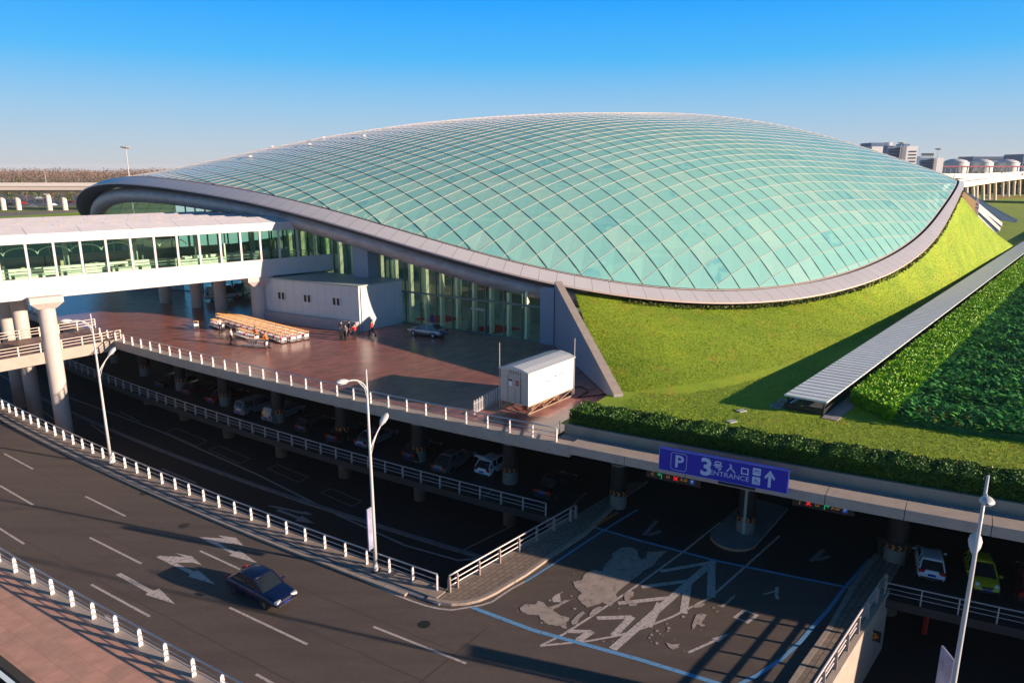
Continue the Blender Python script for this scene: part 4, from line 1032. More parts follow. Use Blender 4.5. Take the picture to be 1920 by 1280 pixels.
for k in range(9): a0, a1 = R(120 + k * 25), R(145 + k * 25); hbar(b, xc + .02 + .14 * math.cos(a0), .42 + .12 * math.sin(a0), xc + .02 + .14 * math.cos(a1), .42 + .12 * math.sin(a1), .028, yy)
b.lathe((xc - .05, yy, .66), [(.035, -.002), (.035, .002)], 8); b.build('pictogram', BLUE, sg)
put_text('P', 1.15, cx_ + .02, y - .001, .74, sg, SW, bold=.022)
put_text('3', 1.55, X(.385), y - .001, .72, sg, SW, bold=.05)
put_text('ENTRANCE', .44, X(.565), y - .001, .47, sg, SW, sx=1.06)
b = MB(); b.box((1.0, .1, -.06), (1.1, .35, .05)); b.box((-2.5, .2, .6), (.08, .12, .08)); b.box((2.5, .2, .6), (.08, .12, .08)); b.build('bracket', DARKM, sg)
# small post by the island column
pb_ = at(1394, 1000, .18); b = MB(); b.box((pb_.x, pb_.y, 2.8), (.09, .09, 2.62), sa); o = b.build('drain_pipe', mat('pipe_grey', (.30, .31, .27), .5)); tag(o, 'thin grey square pipe standing before the island column under the blue sign', 'pipe')
# LED lane signs hanging under the roof edge
LR = mat('led_red', (.3, 0, 0), emit=(1, .02, .02), estr=.4); LG = mat('led_green', (0, .2, .05), emit=(.02, .8, .25), estr=.15); LY = mat('led_amber', (.2, .1, 0), emit=(1, .42, .04), estr=.12); LBL = mat('led_blue', (.0, .02, .2), emit=(.05, .25, 1), estr=.08); LW = mat('led_white', (.4, .4, .4), emit=(.6, .7, 1), estr=.12)
def led_sign(pa, pc, label, order):
    a, c_ = on_curve(pa[0], pa[1], W_cop, .75), on_curve(pc[0], pc[1], W_cop, .75); m_ = (a + c_) / 2; t = empty('lane_signal', m_, math.atan2(c_.y - a.y, c_.x - a.x), label, 'sign', 'lit lane signs under the garage roof edge'); L_ = (c_ - a).length
    b = MB(); b.box((0, .08, 0), (L_ / 2 + .25, .08, .30)); b.box((-L_ / 3, .08, .5), (.03, .03, .3)); b.box((L_ / 3, .08, .5), (.03, .03, .3)); b.build('housing', BLACK, t)
    y = -.005; u = L_ / 5
    for k, it in enumerate(order):
        x = -L_ / 2 + (k + .35) * L_ / len(order)
        if it in 'CHDJ': put_text(it, .32, x, y, 0, t, LY, 'lane_letter')
        elif it == 'x':
            b = MB(); hbar(b, x - .13, -.13, x + .13, .13, .07, y); hbar(b, x - .13, .13, x + .13, -.13, .07, y - .002); b.build('red_cross', LR, t)
        elif it in '<>':
            s_ = -1 if it == '<' else 1; b = MB(); hbar(b, x - s_ * .08, -.2, x - s_ * .08, .1, .06, y); hbar(b, x - s_ * .08, .07, x + s_ * .1, .07, .06, y - .001); b.face([(x + s_ * .06, y - .002, .2), (x + s_ * .2, y - .002, .07), (x + s_ * .06, y - .002, -.06)]); b.build('green_arrow', LG, t)
        elif it == 'E':
            b = MB(); kanji_ru(b, x - .12, .02, .22, y, .028); kanji_kou(b, x + .14, .02, .2, y, .028); b.build('entrance_characters', LY, t)
        elif it == 'P':
            b = MB(); b.box((x + .05, y, 0), (.13, .004, .15)); b.build('parking_tile', LBL, t); put_text('P', .26, x + .05, y - .006, 0, t, LW, 'parking_letter')
led_sign((1219, 889), (1306, 903), 'lit lane sign left of the blue sign with green arrow then red cross', 'C<HxEP')
led_sign((1494, 940), (1594, 957), 'lit lane sign right of the blue sign with red cross then green arrow', 'JxD>EP')

# ------------------------------------------------------------------ street lamps
def lamp(base, label, up_len=1.45, lo_len=1.0, panel=None):
    t = empty('street_lamp', base, 0, label, 'street lamp', 'double-arm street lamps along the main road')
    H = 13.3
    b = MB(); b.tube([(0, 0, 0), (0, 0, 4), (0, 0, 9), (0, 0, H)], [.13, .11, .085, .055], 14); b.tube([(0, 0, 0), (0, 0, .45)], .19, 14); b.build('pole', LAMPM, t, smooth=True)
    b = MB(); b.box((0, 0, .02), (.26, .26, .025)); b.build('base_plate', DARKM, t)
    for sgn, z0, LN in ((-1, H - 1.5, up_len), (1, 8.1, lo_len)):
        d = E2 * sgn; b = MB()
        pts = [Vector((0, 0, z0)) + d * (LN * (1 - math.cos(a))) + Vector((0, 0, 1.15 * math.sin(a))) for a in [math.pi / 2 * q / 9 for q in range(10)]]
        if sgn > 0: pts = [Vector((0, 0, z0)) + d * (LN * f) + Vector((0, 0, 1.35 * f ** .72)) for f in [q / 9 for q in range(10)]]
        b.tube(pts, .045, 8); pts2 = [pts[0] - Vector((0, 0, .45))] + [pts[3] - Vector((0, 0, .18)), pts[6] - Vector((0, 0, .03))]; b.tube(pts2, .03, 6); b.build('arm', LAMPM, t, smooth=True)
        e_ = pts[-1]; dd = (pts[-1] - pts[-2]).normalized(); dd.z = max(dd.z, .05) if sgn > 0 else .12; dd.normalize(); b = MB()
        sd2 = dd.cross(Vector((0, 0, 1))).normalized(); up = sd2.cross(dd)
        rings = []
        for f, wx, hz in ((0, .07, .06), (.10, .13, .10), (.32, .22, .17), (.58, .26, .19), (.80, .20, .14), (.92, .05, .04)):
            rings.append([e_ + dd * f + sd2 * wx * math.cos(a) + up * hz * (math.sin(a) if math.sin(a) > 0 else .45 * math.sin(a)) for a in [2 * math.pi * q / 14 for q in range(15)]])
        b.grid(rings); b.build('lamp_head', LAMPM, t, smooth=True)
        b = MB(); b.box(tuple(e_ + dd * .52 - up * .088), (.25, .15, .015), ax=(dd, sd2, up)); b.build('lens', mat('lamp_lens', (.5, .5, .48), .2), t)
    if panel:
        d, z0, z1, wd = panel; d = d.normalized(); nb = Vector((-d.y, d.x, 0)); b = MB()
        c0 = d * (.16 + wd / 2) + Vector((0, 0, (z0 + z1) / 2)); b.box(tuple(c0), (wd / 2, .045, (z1 - z0) / 2), ax=(d, nb, Vector((0, 0, 1))))
        b.build('banner_panel', mat('banner_paint', (.30, .30, .42), .5, var=.35, scale=1.2), t)
        b = MB()
        for z in (z0 + .2, z1 - .2): b.bar((0, 0, z), d * .3 + Vector((0, 0, z)), .04, .04)
        b.build('bracket', DARKM, t)
    return t
lamp(sw(-29.55, W_nr(-29.55) - .28, .20), 'double-arm street lamp in the middle of the view with a narrow board on its pole', panel=(-E2 + E1 * .10, 1.7, 4.5, .45))
lamp(sw(-60.8, W_nr(-60.8) - .25, .20), 'double-arm street lamp left of the trolleys, farther along the road railing')
lamp(sw(1.5, W_nr(1.5) - .25, .20), 'double-arm street lamp at the right edge before the yellow car', panel=(E2 - E1 * .55, 2.2, 4.9, 1.0))

# ------------------------------------------------------------------ footbridge at plaza level (left)
fb = empty('footbridge', (-44.4, 76.6, ZP), 0, 'short concrete footbridge at plaza level crossing the lower road at the left', 'bridge')
n0, n1 = Vector((-44.3, 78.5, 0)), Vector((-67.6, 48.0, 0)); f0, f1 = Vector((-50.6, 84.6, 0)), Vector((-73.5, 54.1, 0)); o0 = Vector((-44.4, 76.6, ZP))
loc = lambda p, z=0: Vector((p.x - o0.x, p.y - o0.y, z))
b = MB(); b.prism([tuple(loc(p))[:2] for p in (n0, n1, f1, f0)], -.75, .02); b.build('deck', mat('bridge_paving', (.20, .12, .095), .5, var=.1), fb)
b = MB(); d = (n1 - n0).normalized(); s_ = Vector((-d.y, d.x, 0)); s_ = s_ if s_.x > 0 else -s_
b.prism([tuple(loc(p))[:2] for p in (n0, n1, n1 + s_ * .35, n0 + s_ * .35)], -1.1, .10); b.build('edge_beam', CONC_L, fb)
RB = mat('bridge_rail', (.62, .50, .44), .45, .1)
for (a, c_) in ((n0 + s_ * .15, n1 + s_ * .15), (f0, f1)):
    L_ = (c_ - a).length; k_ = int(L_ / 2.0); b = MB()
    for z in (1.05, .72, .40): b.bar(loc(a, z), loc(c_, z), .07, .06)
    for i in range(k_ + 1): p = a.lerp(c_, i / k_); b.box(tuple(loc(p, .55)), (.06, .08, .55), math.atan2(d.y, d.x))
    b.build('railing', RB, fb)
railing('far_plaza_railing', walk(W_pl, -96.5, -130, ZP + .015, 1.9), 'shaded railing on the far left plaza edge beyond the footbridge')
# blue-tinted wet strip look comes from the sky; nothing added

# ------------------------------------------------------------------ white container cabin
CAB = mat('cabin_panel', (.80, .77, .78), .45, var=.03, scale=.6); CABG = mat('cabin_end', (.50, .44, .38), .55, var=.05, scale=.6); CROOF = mat('cabin_roof', (.52, .54, .56), .4, .2)
k0 = Vector((1.26, 52.6, ZP)); ux = Vector((3.88, 4.9, 0)).normalized(); uy = Vector((-2.16, 1.7, 0)).normalized(); LX, LY_ = 6.25, 2.75
cb = empty('cabin', k0, 0, 'white prefabricated cabin with curved roof on a steel frame on the plaza corner', 'cabin')
def cp_(x, y, z): p = ux * x + uy * y; return Vector((p.x, p.y, z))
b = MB(); b.mat(CAB)
z0, z1 = .72, 3.45
b.raw([cp_(0, 0, z0), cp_(LX, 0, z0), cp_(LX, LY_, z0), cp_(0, LY_, z0), cp_(0, 0, z1), cp_(LX, 0, z1), cp_(LX, LY_, z1), cp_(0, LY_, z1)], [(0, 1, 5, 4), (1, 2, 6, 5), (2, 3, 7, 6), (3, 2, 1, 0)])
b.mat(CABG); b.face([cp_(0, LY_, z0), cp_(0, 0, z0), cp_(0, 0, z1), cp_(0, LY_, z1)]); b.build('body', None, cb)
b = MB(); pr = [(-.12, 3.42), (.5, 3.62), (LY_ / 2, 3.75), (LY_ - .5, 3.62), (LY_ + .12, 3.42), (LY_ + .12, 3.36), (LY_ / 2, 3.45), (-.12, 3.36)]
b.extr([cp_(-.15, y, z) for y, z in pr], ux * (LX + .3)); b.build('roof', CROOF, cb)
b = MB()
for k in range(12): b.bar(cp_(.2 + k * .53, -.125, 3.435), cp_(.2 + k * .53, LY_ / 2, 3.765), .02, .02); b.bar(cp_(.2 + k * .53, LY_ / 2, 3.765), cp_(.2 + k * .53, LY_ + .12, 3.435), .02, .02)
b.build('roof_seam_set', CROOF, cb)
b = MB()
for x in (0.05, LX / 3, 2 * LX / 3, LX - .05):
    for y in (.05, LY_ - .05): b.bar(cp_(x, y, 0), cp_(x, y, z0), .09, .09)
for y in (.05, LY_ - .05):
    b.bar(cp_(0, y, .06), cp_(LX, y, .06), .07, .07); b.bar(cp_(0, y, z0 - .05), cp_(LX, y, z0 - .05), .08, .1)
    for q in range(3): b.bar(cp_(q * LX / 3, y, .08), cp_((q + 1) * LX / 3, y, z0 - .08), .05, .05)
b.bar(cp_(.05, 0, .06), cp_(.05, LY_, .06), .07, .07)
b.build('steel_stand', mat('rusty_steel', (.36, .25, .18), .7, var=.25, scale=4), cb)
b = MB(); b.extr([cp_(-.03, y, z) for y, z in ((.72, .8), (2.0, .8), (2.0, 2.95), (.72, 2.95))], -ux * .012); dr = b.build('door', mat('cabin_door', (.46, .41, .36), .55), cb)
b = MB()
b.extr([cp_(-.045, y, z) for y, z in ((1.25, 1.9), (1.28, 1.9), (1.28, .85), (1.25, .85))], -ux * .005)
b.extr([cp_(-.045, y, z) for y, z in ((.72, .8), (.75, .8), (.75, 2.95), (.72, 2.95))], -ux * .01); b.extr([cp_(-.045, y, z) for y, z in ((1.97, .8), (2.0, .8), (2.0, 2.95), (1.97, 2.95))], -ux * .01); b.build('door_seam', DARKM, dr)
for (y0, y1, za, zb, m_) in ((1.55, 1.9, 2.5, 2.62, BLACK), (1.55, 1.88, 2.1, 2.48, CAB), (.9, 1.2, 2.45, 2.6, RED), (.88, 1.22, 2.2, 2.4, mat('notice_brown', (.35, .12, .06), .6))):
    b = MB(); b.extr([cp_(-.06, y0, za), cp_(-.06, y1, za), cp_(-.06, y1, zb), cp_(-.06, y0, zb)], -ux * .006); b.build('notice', m_, cb)
b = MB()
for k in range(6): b.extr([cp_(-.01, .75 + k * .22, 3.08), cp_(-.01, .79 + k * .22, 3.08), cp_(-.01, .79 + k * .22, 3.36), cp_(-.01, .75 + k * .22, 3.36)], -ux * .012)
b.build('vent_slot_set', DARKM, cb)
for q, (x, z, m_) in enumerate(((1.9, 2.0, mat('mark_orange', (.7, .25, .1), .6)), (2.5, 2.12, MATS['mark_orange']), (2.62, 2.12, RED), (3.5, 2.3, RED), (3.62, 2.3, BLACK), (4.4, 2.32, BLACK), (4.5, 2.34, RED))):
    b = MB(); b.extr([cp_(x, -.008, z), cp_(x + .14, -.008, z + .03), cp_(x + .14, -.008, z + .13), cp_(x, -.008, z + .1)], -uy * .006); b.build('side_mark', m_, cb)
b = MB(); b.tube([cp_(LX + .05, -.05, 0), cp_(LX + .05, -.05, 5.0)], .035, 6); b.tube([cp_(0, LY_ + .1, 0), cp_(0, LY_ + .1, 5.4)], .03, 6); b.build('corner_pole', POSTG, cb)
b = MB()
for k in range(7): b.bar(cp_(1 + k * .5, .5 + .25 * (k % 3), .12 + .05 * (k % 2)), cp_(2.2 + k * .5, .9 + .3 * (k % 2), .14), .14, .08)
o = b.build('timber_scrap', mat('scrap_wood', (.42, .24, .13), .8, var=.3, scale=3)); o.location = k0; tag(o, 'loose timber and scrap lying under the cabin stand', 'timber')
b = MB(); hp = [cp_(6.4, .3, .05), cp_(7.6, 1.6, .05), cp_(8.4, 1.5, .05), cp_(8.7, .6, .05), cp_(8.0, -.4, .05), cp_(6.9, -.5, .05), cp_(6.2, -.6, .05)]
def spl(P_, n_=6):
    out = []
    for i in range(len(P_) - 1):
        a, c_, d, e_ = P_[max(i - 1, 0)], P_[i], P_[i + 1], P_[min(i + 2, len(P_) - 1)]
        for k in range(n_):
            t = k / n_; out.append(.5 * ((2 * c_) + (-a + d) * t + (2 * a - 5 * c_ + 4 * d - e_) * t * t + (-a + 3 * c_ - 3 * d + e_) * t ** 3))
    return out + [P_[-1]]
b.tube(spl(hp), .045, 6); b.tube(spl([cp_(5.8, -.4, .05), cp_(7.2, -1.3, .05), cp_(9.5, -2.6, .05), cp_(10.6, -3.3, .05)]), .04, 6); o = b.build('hose', RUBBER, smooth=True); o.location = k0; tag(o, 'black hose coiled on the paving between cabin and wing wall', 'hose')
# crowd barrier
ba, bc_ = at(890, 779, ZP), at(944, 746, ZP); br = empty('crowd_barrier', ba, math.atan2(bc_.y - ba.y, bc_.x - ba.x), 'white tubular crowd barrier standing on the plaza beside the cabin', 'barrier'); L_ = (bc_ - ba).length
b = MB()
nb_ = 13
for k in range(nb_):
    x = k * L_ / (nb_ - 1); w2 = .08; b.tube([(x - w2, 0, .1), (x - w2, 0, 1.15), (x, 0, 1.25), (x + w2, 0, 1.15), (x + w2, 0, .1)], .028, 6)
b.build('hoop_set', POSTM, br)
b = MB(); b.tube([(-.1, 0, .25), (L_ + .1, 0, .25)], .03, 6); b.tube([(-.1, 0, .95), (L_ + .1, 0, .95)], .025, 6)
for x in (0, L_): b.bar((x, -.35, .03), (x, .35, .03), .05, .05)
b.build('barrier_frame', POSTG, br)

# ------------------------------------------------------------------ long low canopy (skylight shelter)
c0, c1, c2, c3 = at(1470, 742, 8.0), at(1550, 756, 8.0), Vector((128.6, 175.5, 8.0)), Vector((126.2, 177.2, 8.0))
dirc = Vector((106, 125.1, 0)).normalized(); wv = (c1 - c0); Lc = 230
can = empty('long_canopy', Vector((c0.x, c0.y, ZG)), 0, 'very long low canopy with a ribbed metal roof crossing the lawn', 'canopy')
z = Vector((0, 0, 1.0)); off0 = Vector((0, 0, 0))
nseg = 120; b = MB(); TOPM = mat('canopy_roof', (.68, .72, .73), .5, .0, var=.08, scale=.8)
perp = Vector((-dirc.y, dirc.x, 0)); 
b.extr([z, z + dirc * Lc, z + dirc * Lc + wv, z + wv], (0, 0, .10)); b.build('roof', TOPM, can)
b = MB()
for k in range(int(Lc / .95)):
    a = z + dirc * (k * .95) + Vector((0, 0, .125)); b.bar(a, a + wv, .05, .03)
b.build('roof_rib_set', mat('canopy_rib', (.50, .55, .58), .5), can)
wn_ = wv.normalized(); lg = None; b2 = MB()
for k in range(int(Lc / 3.6)):
    for f in (.08, .92):
        p = dirc * (.3 + k * 3.6) + wv * f
        if k >= 49: b2.box((p.x, p.y, .5), (.06, .06, .5), math.atan2(dirc.y, dirc.x)); continue
        if lg is None: b = MB(); b.box((0, 0, .5), (.06, .06, .5), math.atan2(dirc.y, dirc.x)); lg = b.build('leg', DARKM, can); o = lg
        else: o = lg.copy(); C.objects.link(o); o.parent = can
        o.location = (p.x, p.y, 0)
tag(b2.build('leg', DARKM, can), kind='stuff')
b = MB(); b.extr([wv * .92 + Vector((0, 0, .72)), wv * .92 + Vector((0, 0, .72)) + dirc * Lc, wv * .92 + dirc * Lc + Vector((0, 0, .98)), wv * .92 + Vector((0, 0, .98))], perp * .05)
b.extr([wv * .05 + Vector((0, 0, .0)), wv * .05 + dirc * Lc, wv * .05 + dirc * Lc + Vector((0, 0, .45)), wv * .05 + Vector((0, 0, .45))], perp * .05)
b.extr([wv * .95 + Vector((0, 0, .0)), wv * .95 + dirc * Lc, wv * .95 + dirc * Lc + Vector((0, 0, .45)), wv * .95 + Vector((0, 0, .45))], perp * .05)
b.extr([wv * .05, wv * .95, wv * .95 + Vector((0, 0, .42)), wv * .05 + Vector((0, 0, .42))], dirc * .05); b.build('side_beam', DARKM, can)
b = MB(); b.extr([wv * .12 + dirc * .2 + Vector((0, 0, .44)), wv * .12 + dirc * Lc + Vector((0, 0, .44)), wv * .88 + dirc * Lc + Vector((0, 0, .44)), wv * .88 + dirc * .2 + Vector((0, 0, .44))], (0, 0, .02)); b.build('skylight', mat('skylight_glass', (.12, .14, .15), .1), can)
pa = wv * 1.02; b = MB(); g0 = Vector((c0.x, c0.y, ZG)) + wv * .97
b.prism([tuple((g0 - dirc * .6))[:2], tuple((g0 + dirc * Lc))[:2], tuple((g0 + dirc * Lc + wv.normalized() * 1.1))[:2], tuple((g0 - dirc * .6 + wv.normalized() * 1.1))[:2]], ZG - .1, ZG + .02); tag(b.build('canopy_gravel', GRAVEL), kind='structure')
b = MB(); q0 = Vector((c0.x, c0.y, ZG)) - wv.normalized() * .9
for k in range(60): p = q0 + dirc * random.uniform(-.3, 2.2) + wv.normalized() * random.uniform(0, .7); b.box((p.x, p.y, ZG + .03), (.1, .08, .06), random.random() * 3)
o = b.build('stone_pile', mat('white_stone', (.45, .42, .40), .8)); tag(o, 'little heap of pale stones at the near end of the canopy', 'stones', kind='stuff')

# ------------------------------------------------------------------ vegetation
def leaf_cloud(name, pts, size, mats, seed=0, up=.35, aspect=1.8):
    r = np.random.default_rng(seed); N = len(pts); pts = np.asarray(pts, float)
    d = r.normal(size=(N, 3)); d[:, 2] = np.abs(d[:, 2]) * up + .15; d /= np.linalg.norm(d, axis=1)[:, None]
    e_ = r.normal(size=(N, 3)); s_ = np.cross(d, e_); s_ /= np.linalg.norm(s_, axis=1)[:, None]
    sz = size * r.uniform(.6, 1.4, N)[:, None]
    a = pts - s_ * sz * .5; c_ = pts + s_ * sz * .5; t = pts + d * sz * aspect; m_ = pts + d * sz * aspect * .5
    V = np.stack([pts, m_ + s_ * sz * .5, t, m_ - s_ * sz * .5], 1).reshape(-1, 3)
    me = bpy.data.meshes.new(name); me.vertices.add(4 * N); me.vertices.foreach_set('co', V.ravel()); me.loops.add(4 * N); me.loops.foreach_set('vertex_index', np.arange(4 * N, dtype=np.int32))
    me.polygons.add(N); me.polygons.foreach_set('loop_start', np.arange(0, 4 * N, 4, dtype=np.int32)); me.polygons.foreach_set('loop_total', np.full(N, 4, np.int32))
    for m2 in mats: me.materials.append(m2)
    me.polygons.foreach_set('material_index', r.integers(0, len(mats), N).astype(np.int32)); me.update(); me.validate()
    o = bpy.data.objects.new(name, me); C.objects.link(o); return o
def leafmat(name, col, rough=.5, spec=.4):
    m = mat(name, col, rough, spec=spec); return m
def swa(s, w_, z): return np.stack([E1.x * s + E2.x * w_, E1.y * s + E2.y * w_, z], -1)
def arrW(fn): return np.vectorize(fn)
# clipped front hedge
LH = [leafmat('hedge_leaf_a', (.045, .13, .012)), leafmat('hedge_leaf_b', (.095, .22, .014)), leafmat('hedge_leaf_c', (.025, .075, .010))]
r = np.random.default_rng(3); N = 95000
s = r.uniform(-23.3, 16, N); f = r.uniform(0, 1, N); base = arrW(W_cop)(s) + 2.62
top = 8.05 + .07 * np.sin(s * 2.1) + .05 * np.sin(s * 5.3 + 1); depth = 2.5 + .10 * np.sin(s * 1.3)
pick = r.random(N); w_ = np.where(pick < .42, base + r.exponential(.07, N), base + f * depth); zz_ = np.where(pick < .42, ZG + (top - ZG) * r.random(N), top - r.exponential(.08, N))
o = leaf_cloud('clipped_hedge', swa(s, w_, zz_), .075, LH, 1); tag(o, 'long dark green clipped hedge behind the concrete planter wall above the garage', 'hedge', kind='stuff')
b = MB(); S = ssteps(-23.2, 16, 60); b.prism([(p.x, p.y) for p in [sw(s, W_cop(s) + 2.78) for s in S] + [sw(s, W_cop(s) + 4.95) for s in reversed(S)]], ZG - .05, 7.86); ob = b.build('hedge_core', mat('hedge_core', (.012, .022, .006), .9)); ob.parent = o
# pale green hedge beside the canopy and the dark shrub bed
HC = at(1600, 752, ZG); hd = dirc; hs = Vector((dirc.y, -dirc.x, 0)); hnear = (at(1690, 790, ZG) - HC)
LH2 = [leafmat('lime_leaf_a', (.22, .46, .010)), leafmat('lime_leaf_b', (.15, .36, .010)), leafmat('lime_leaf_c', (.32, .55, .014))]
def near_w(s_): return W_cop(s_) + 13.9 + max(0.0, -3.0 - s_) * 1.05      # front line of the planting
def near_ok(X_, Y_):
    s_ = X_ * E1.x + Y_ * E1.y; w_ = X_ * E2.x + Y_ * E2.y; return w_ > W_cop(s_) + 13.9 + np.maximum(0, -3.0 - s_) * 1.05
def bed_poly(v0, v1, ulen, inset=.12):
    P_ = []
    for v in np.linspace(v0, v1, 14):
        u = 0.0; p = HC + hs * float(v) - hd * 25
        while p.dot(E2) < near_w(p.dot(E1)) + inset: p = p + hd * .05
        P_.append((p.x, p.y))
    a_ = HC + hs * v1 + hd * ulen; c_ = HC + hs * v0 + hd * ulen
    return P_ + [(a_.x, a_.y), (c_.x, c_.y)]
def bed_points(N, u0, u1, v0, v1, zt, zb, amp, seed, decay=.0, clump=1.0):
    r = np.random.default_rng(seed); u = u0 + (u1 - u0) * r.random(N) ** (1.9 if decay else 1); v = v0 + (v1 - v0) * r.random(N)
    e1_ = np.array([hs.x, hs.y]); e2_ = np.array([hd.x, hd.y])
    X_ = HC.x + e2_[0] * u + e1_[0] * v; Y_ = HC.y + e2_[1] * u + e1_[1] * v
    z_ = zt + amp * (np.sin(X_ * 1.7 * clump + 1.3 * np.sin(Y_ * clump)) * .5 + np.sin(Y_ * 2.3 * clump + X_ * .6) * .5) - r.exponential(.07, N) * (1 + 2 * amp)
    k_ = near_ok(X_, Y_); return np.stack([X_, Y_, np.maximum(z_, zb)], -1)[k_], u, v
W2 = 3.6
P2, u, v = bed_points(90000, -6, 130, 0, W2, 8.0, ZG, .10, 5, 1)
Pf, u, v = bed_points(160000, -6, 1.5, 0, W2, 8.0, ZG, .1, 6); _s = Pf[:, 0] * E1.x + Pf[:, 1] * E1.y; _w = Pf[:, 0] * E2.x + Pf[:, 1] * E2.y; Pf = Pf[_w < W_cop(_s) + 14.05 + np.maximum(0, -3.0 - _s) * 1.05]; Pf[:, 2] = ZG + (8.0 - ZG) * np.random.default_rng(8).random(len(Pf))
o = leaf_cloud('lime_hedge', np.vstack([P2, Pf]), .12, LH2, 2); tag(o, 'bright lime green low hedge running beside the long canopy', 'hedge', kind='stuff')
e1n = hs
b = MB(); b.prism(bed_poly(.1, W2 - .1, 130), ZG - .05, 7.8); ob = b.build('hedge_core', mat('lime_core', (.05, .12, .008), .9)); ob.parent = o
LD = [leafmat('shrub_leaf_a', (.055, .26, .055), .6, .2), leafmat('shrub_leaf_b', (.11, .38, .07), .6, .2), leafmat('shrub_leaf_c', (.035, .17, .045), .6, .2)]
LYm = leafmat('shrub_tip_yellow', (.22, .20, .03))
def fronds(name, N, u0, u1, v0, v1, seed, mats, ln=.55, dec=1.8):
    r = np.random.default_rng(seed); u = u0 + (u1 - u0) * r.random(N) ** dec; v = v0 + (v1 - v0) * r.random(N)
    e1_ = np.array([e1n.x, e1n.y]); e2_ = np.array([hd.x, hd.y]); X_ = HC.x + e2_[0] * u + e1_[0] * v; Y_ = HC.y + e2_[1] * u + e1_[1] * v
    z_ = 7.55 + .22 * (np.sin(X_ * .9 + np.sin(Y_ * .7) * 1.5) + np.sin(Y_ * 1.1 + X_ * .5)) * .6 + r.uniform(-.15, .2, N)
    k_ = near_ok(X_, Y_); X_, Y_, z_ = X_[k_], Y_[k_], z_[k_]; N = len(X_); a = r.normal(R(20), 1.2, N); d = np.stack([np.cos(a), np.sin(a), r.uniform(.25, 1.0, N)], -1); d /= np.linalg.norm(d, axis=1)[:, None]
    s_ = np.stack([-np.sin(a), np.cos(a), np.zeros(N)], -1); L_ = ln * r.uniform(.5, 1.4, N)[:, None]; p = np.stack([X_, Y_, z_], -1); wd = L_ * .16
    V = np.stack([p, p + d * L_ * .45 + s_ * wd, p + d * L_ + np.array([0, 0, -.25]) * L_, p + d * L_ * .45 - s_ * wd], 1).reshape(-1, 3)
    me = bpy.data.meshes.new(name); me.vertices.add(4 * N); me.vertices.foreach_set('co', V.ravel()); me.loops.add(4 * N); me.loops.foreach_set('vertex_index', np.arange(4 * N, dtype=np.int32))
    me.polygons.add(N); me.polygons.foreach_set('loop_start', np.arange(0, 4 * N, 4, dtype=np.int32)); me.polygons.foreach_set('loop_total', np.full(N, 4, np.int32))
    for m2 in mats: me.materials.append(m2)
    me.polygons.foreach_set('material_index', r.choice(len(mats), N).astype(np.int32)); me.update(); me.validate(); o = bpy.data.objects.new(name, me); C.objects.link(o); return o
o = fronds('shrub_bed', 190000, -25, 150, W2, W2 + 40, 9, LD, .6, 1.5); tag(o, 'wide bed of dark green spreading shrubs at the right edge', 'shrubs', kind='stuff')
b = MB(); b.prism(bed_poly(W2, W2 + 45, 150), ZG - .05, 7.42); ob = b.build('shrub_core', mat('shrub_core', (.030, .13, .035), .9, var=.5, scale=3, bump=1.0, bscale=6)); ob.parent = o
o = fronds('yellow_shrub_edge', 5000, -14, -1.0, W2 - .3, W2 + 20, 12, [LYm, LD[1], LYm], .5, 1.4); tag(o, 'yellow tipped shoots along the near edge of the dark shrub bed', 'shrubs', kind='stuff')
# grass blades on berm and lawn
GB = [GRASS, GRASS, GRASS, leafmat('blade_a', (.20, .32, .012), .8), leafmat('blade_b', (.30, .36, .014), .8), leafmat('blade_c', (.13, .24, .010), .8)]
r = np.random.default_rng(21); N = 90000; nu = len(BG); pts = []
BGa = np.array([[tuple(p) for p in row] for row in BG]); uu = r.random(N) ** 1.7 * (nu - 2); vv = r.random(N) * 13
i0, j0 = uu.astype(int), vv.astype(int); fu, fv = (uu - i0)[:, None], (vv - j0)[:, None]
pb_ = (BGa[i0, j0] * (1 - fu) + BGa[i0 + 1, j0] * fu) * (1 - fv) + (BGa[i0, j0 + 1] * (1 - fu) + BGa[i0 + 1, j0 + 1] * fu) * fv
N2 = 60000; s = r.uniform(-22, 20, N2); w2_ = arrW(W_cop)(s) + 5.2 + r.random(N2) ** 1.5 * 26; pl_ = swa(s, w2_, np.full(N2, ZG - .03))
hcx = (pl_[:, 0] - HC.x) * hd.x + (pl_[:, 1] - HC.y) * hd.y
keep = ~(near_ok(pl_[:, 0], pl_[:, 1]) & (((pl_[:, 0] - HC.x) * hs.x + (pl_[:, 1] - HC.y) * hs.y) > -.1))
cxx = (pl_[:, 0] - c0.x) * dirc.x + (pl_[:, 1] - c0.y) * dirc.y; cyy = (pl_[:, 0] - c0.x) * wv.normalized().x + (pl_[:, 1] - c0.y) * wv.normalized().y
keep &= ~((cxx > -.6) & (cyy > -.2) & (cyy < 4.2)); keep &= pl_[:, 0] > 8.9
o = leaf_cloud('lawn_grass', np.vstack([pb_, pl_[keep]]), .045, GB, 4, up=1.4, aspect=2.0); tag(o, 'short rough grass blades on the berm and lawn', 'grass', kind='stuff')
# weeds under the rim
ts_ = r.uniform(R(222), R(282), 5000); pw = np.array([tuple(rimP(t, 2.1 + random.uniform(-.5, .7), -1.55)) for t in ts_]); o = leaf_cloud('rim_weeds', pw, .16, [leafmat('weed_a', (.07, .06, .012)), leafmat('weed_b', (.05, .09, .012))], 5, up=1.3); tag(o, 'straggly weeds growing below the pale roof rim', 'weeds', kind='stuff')
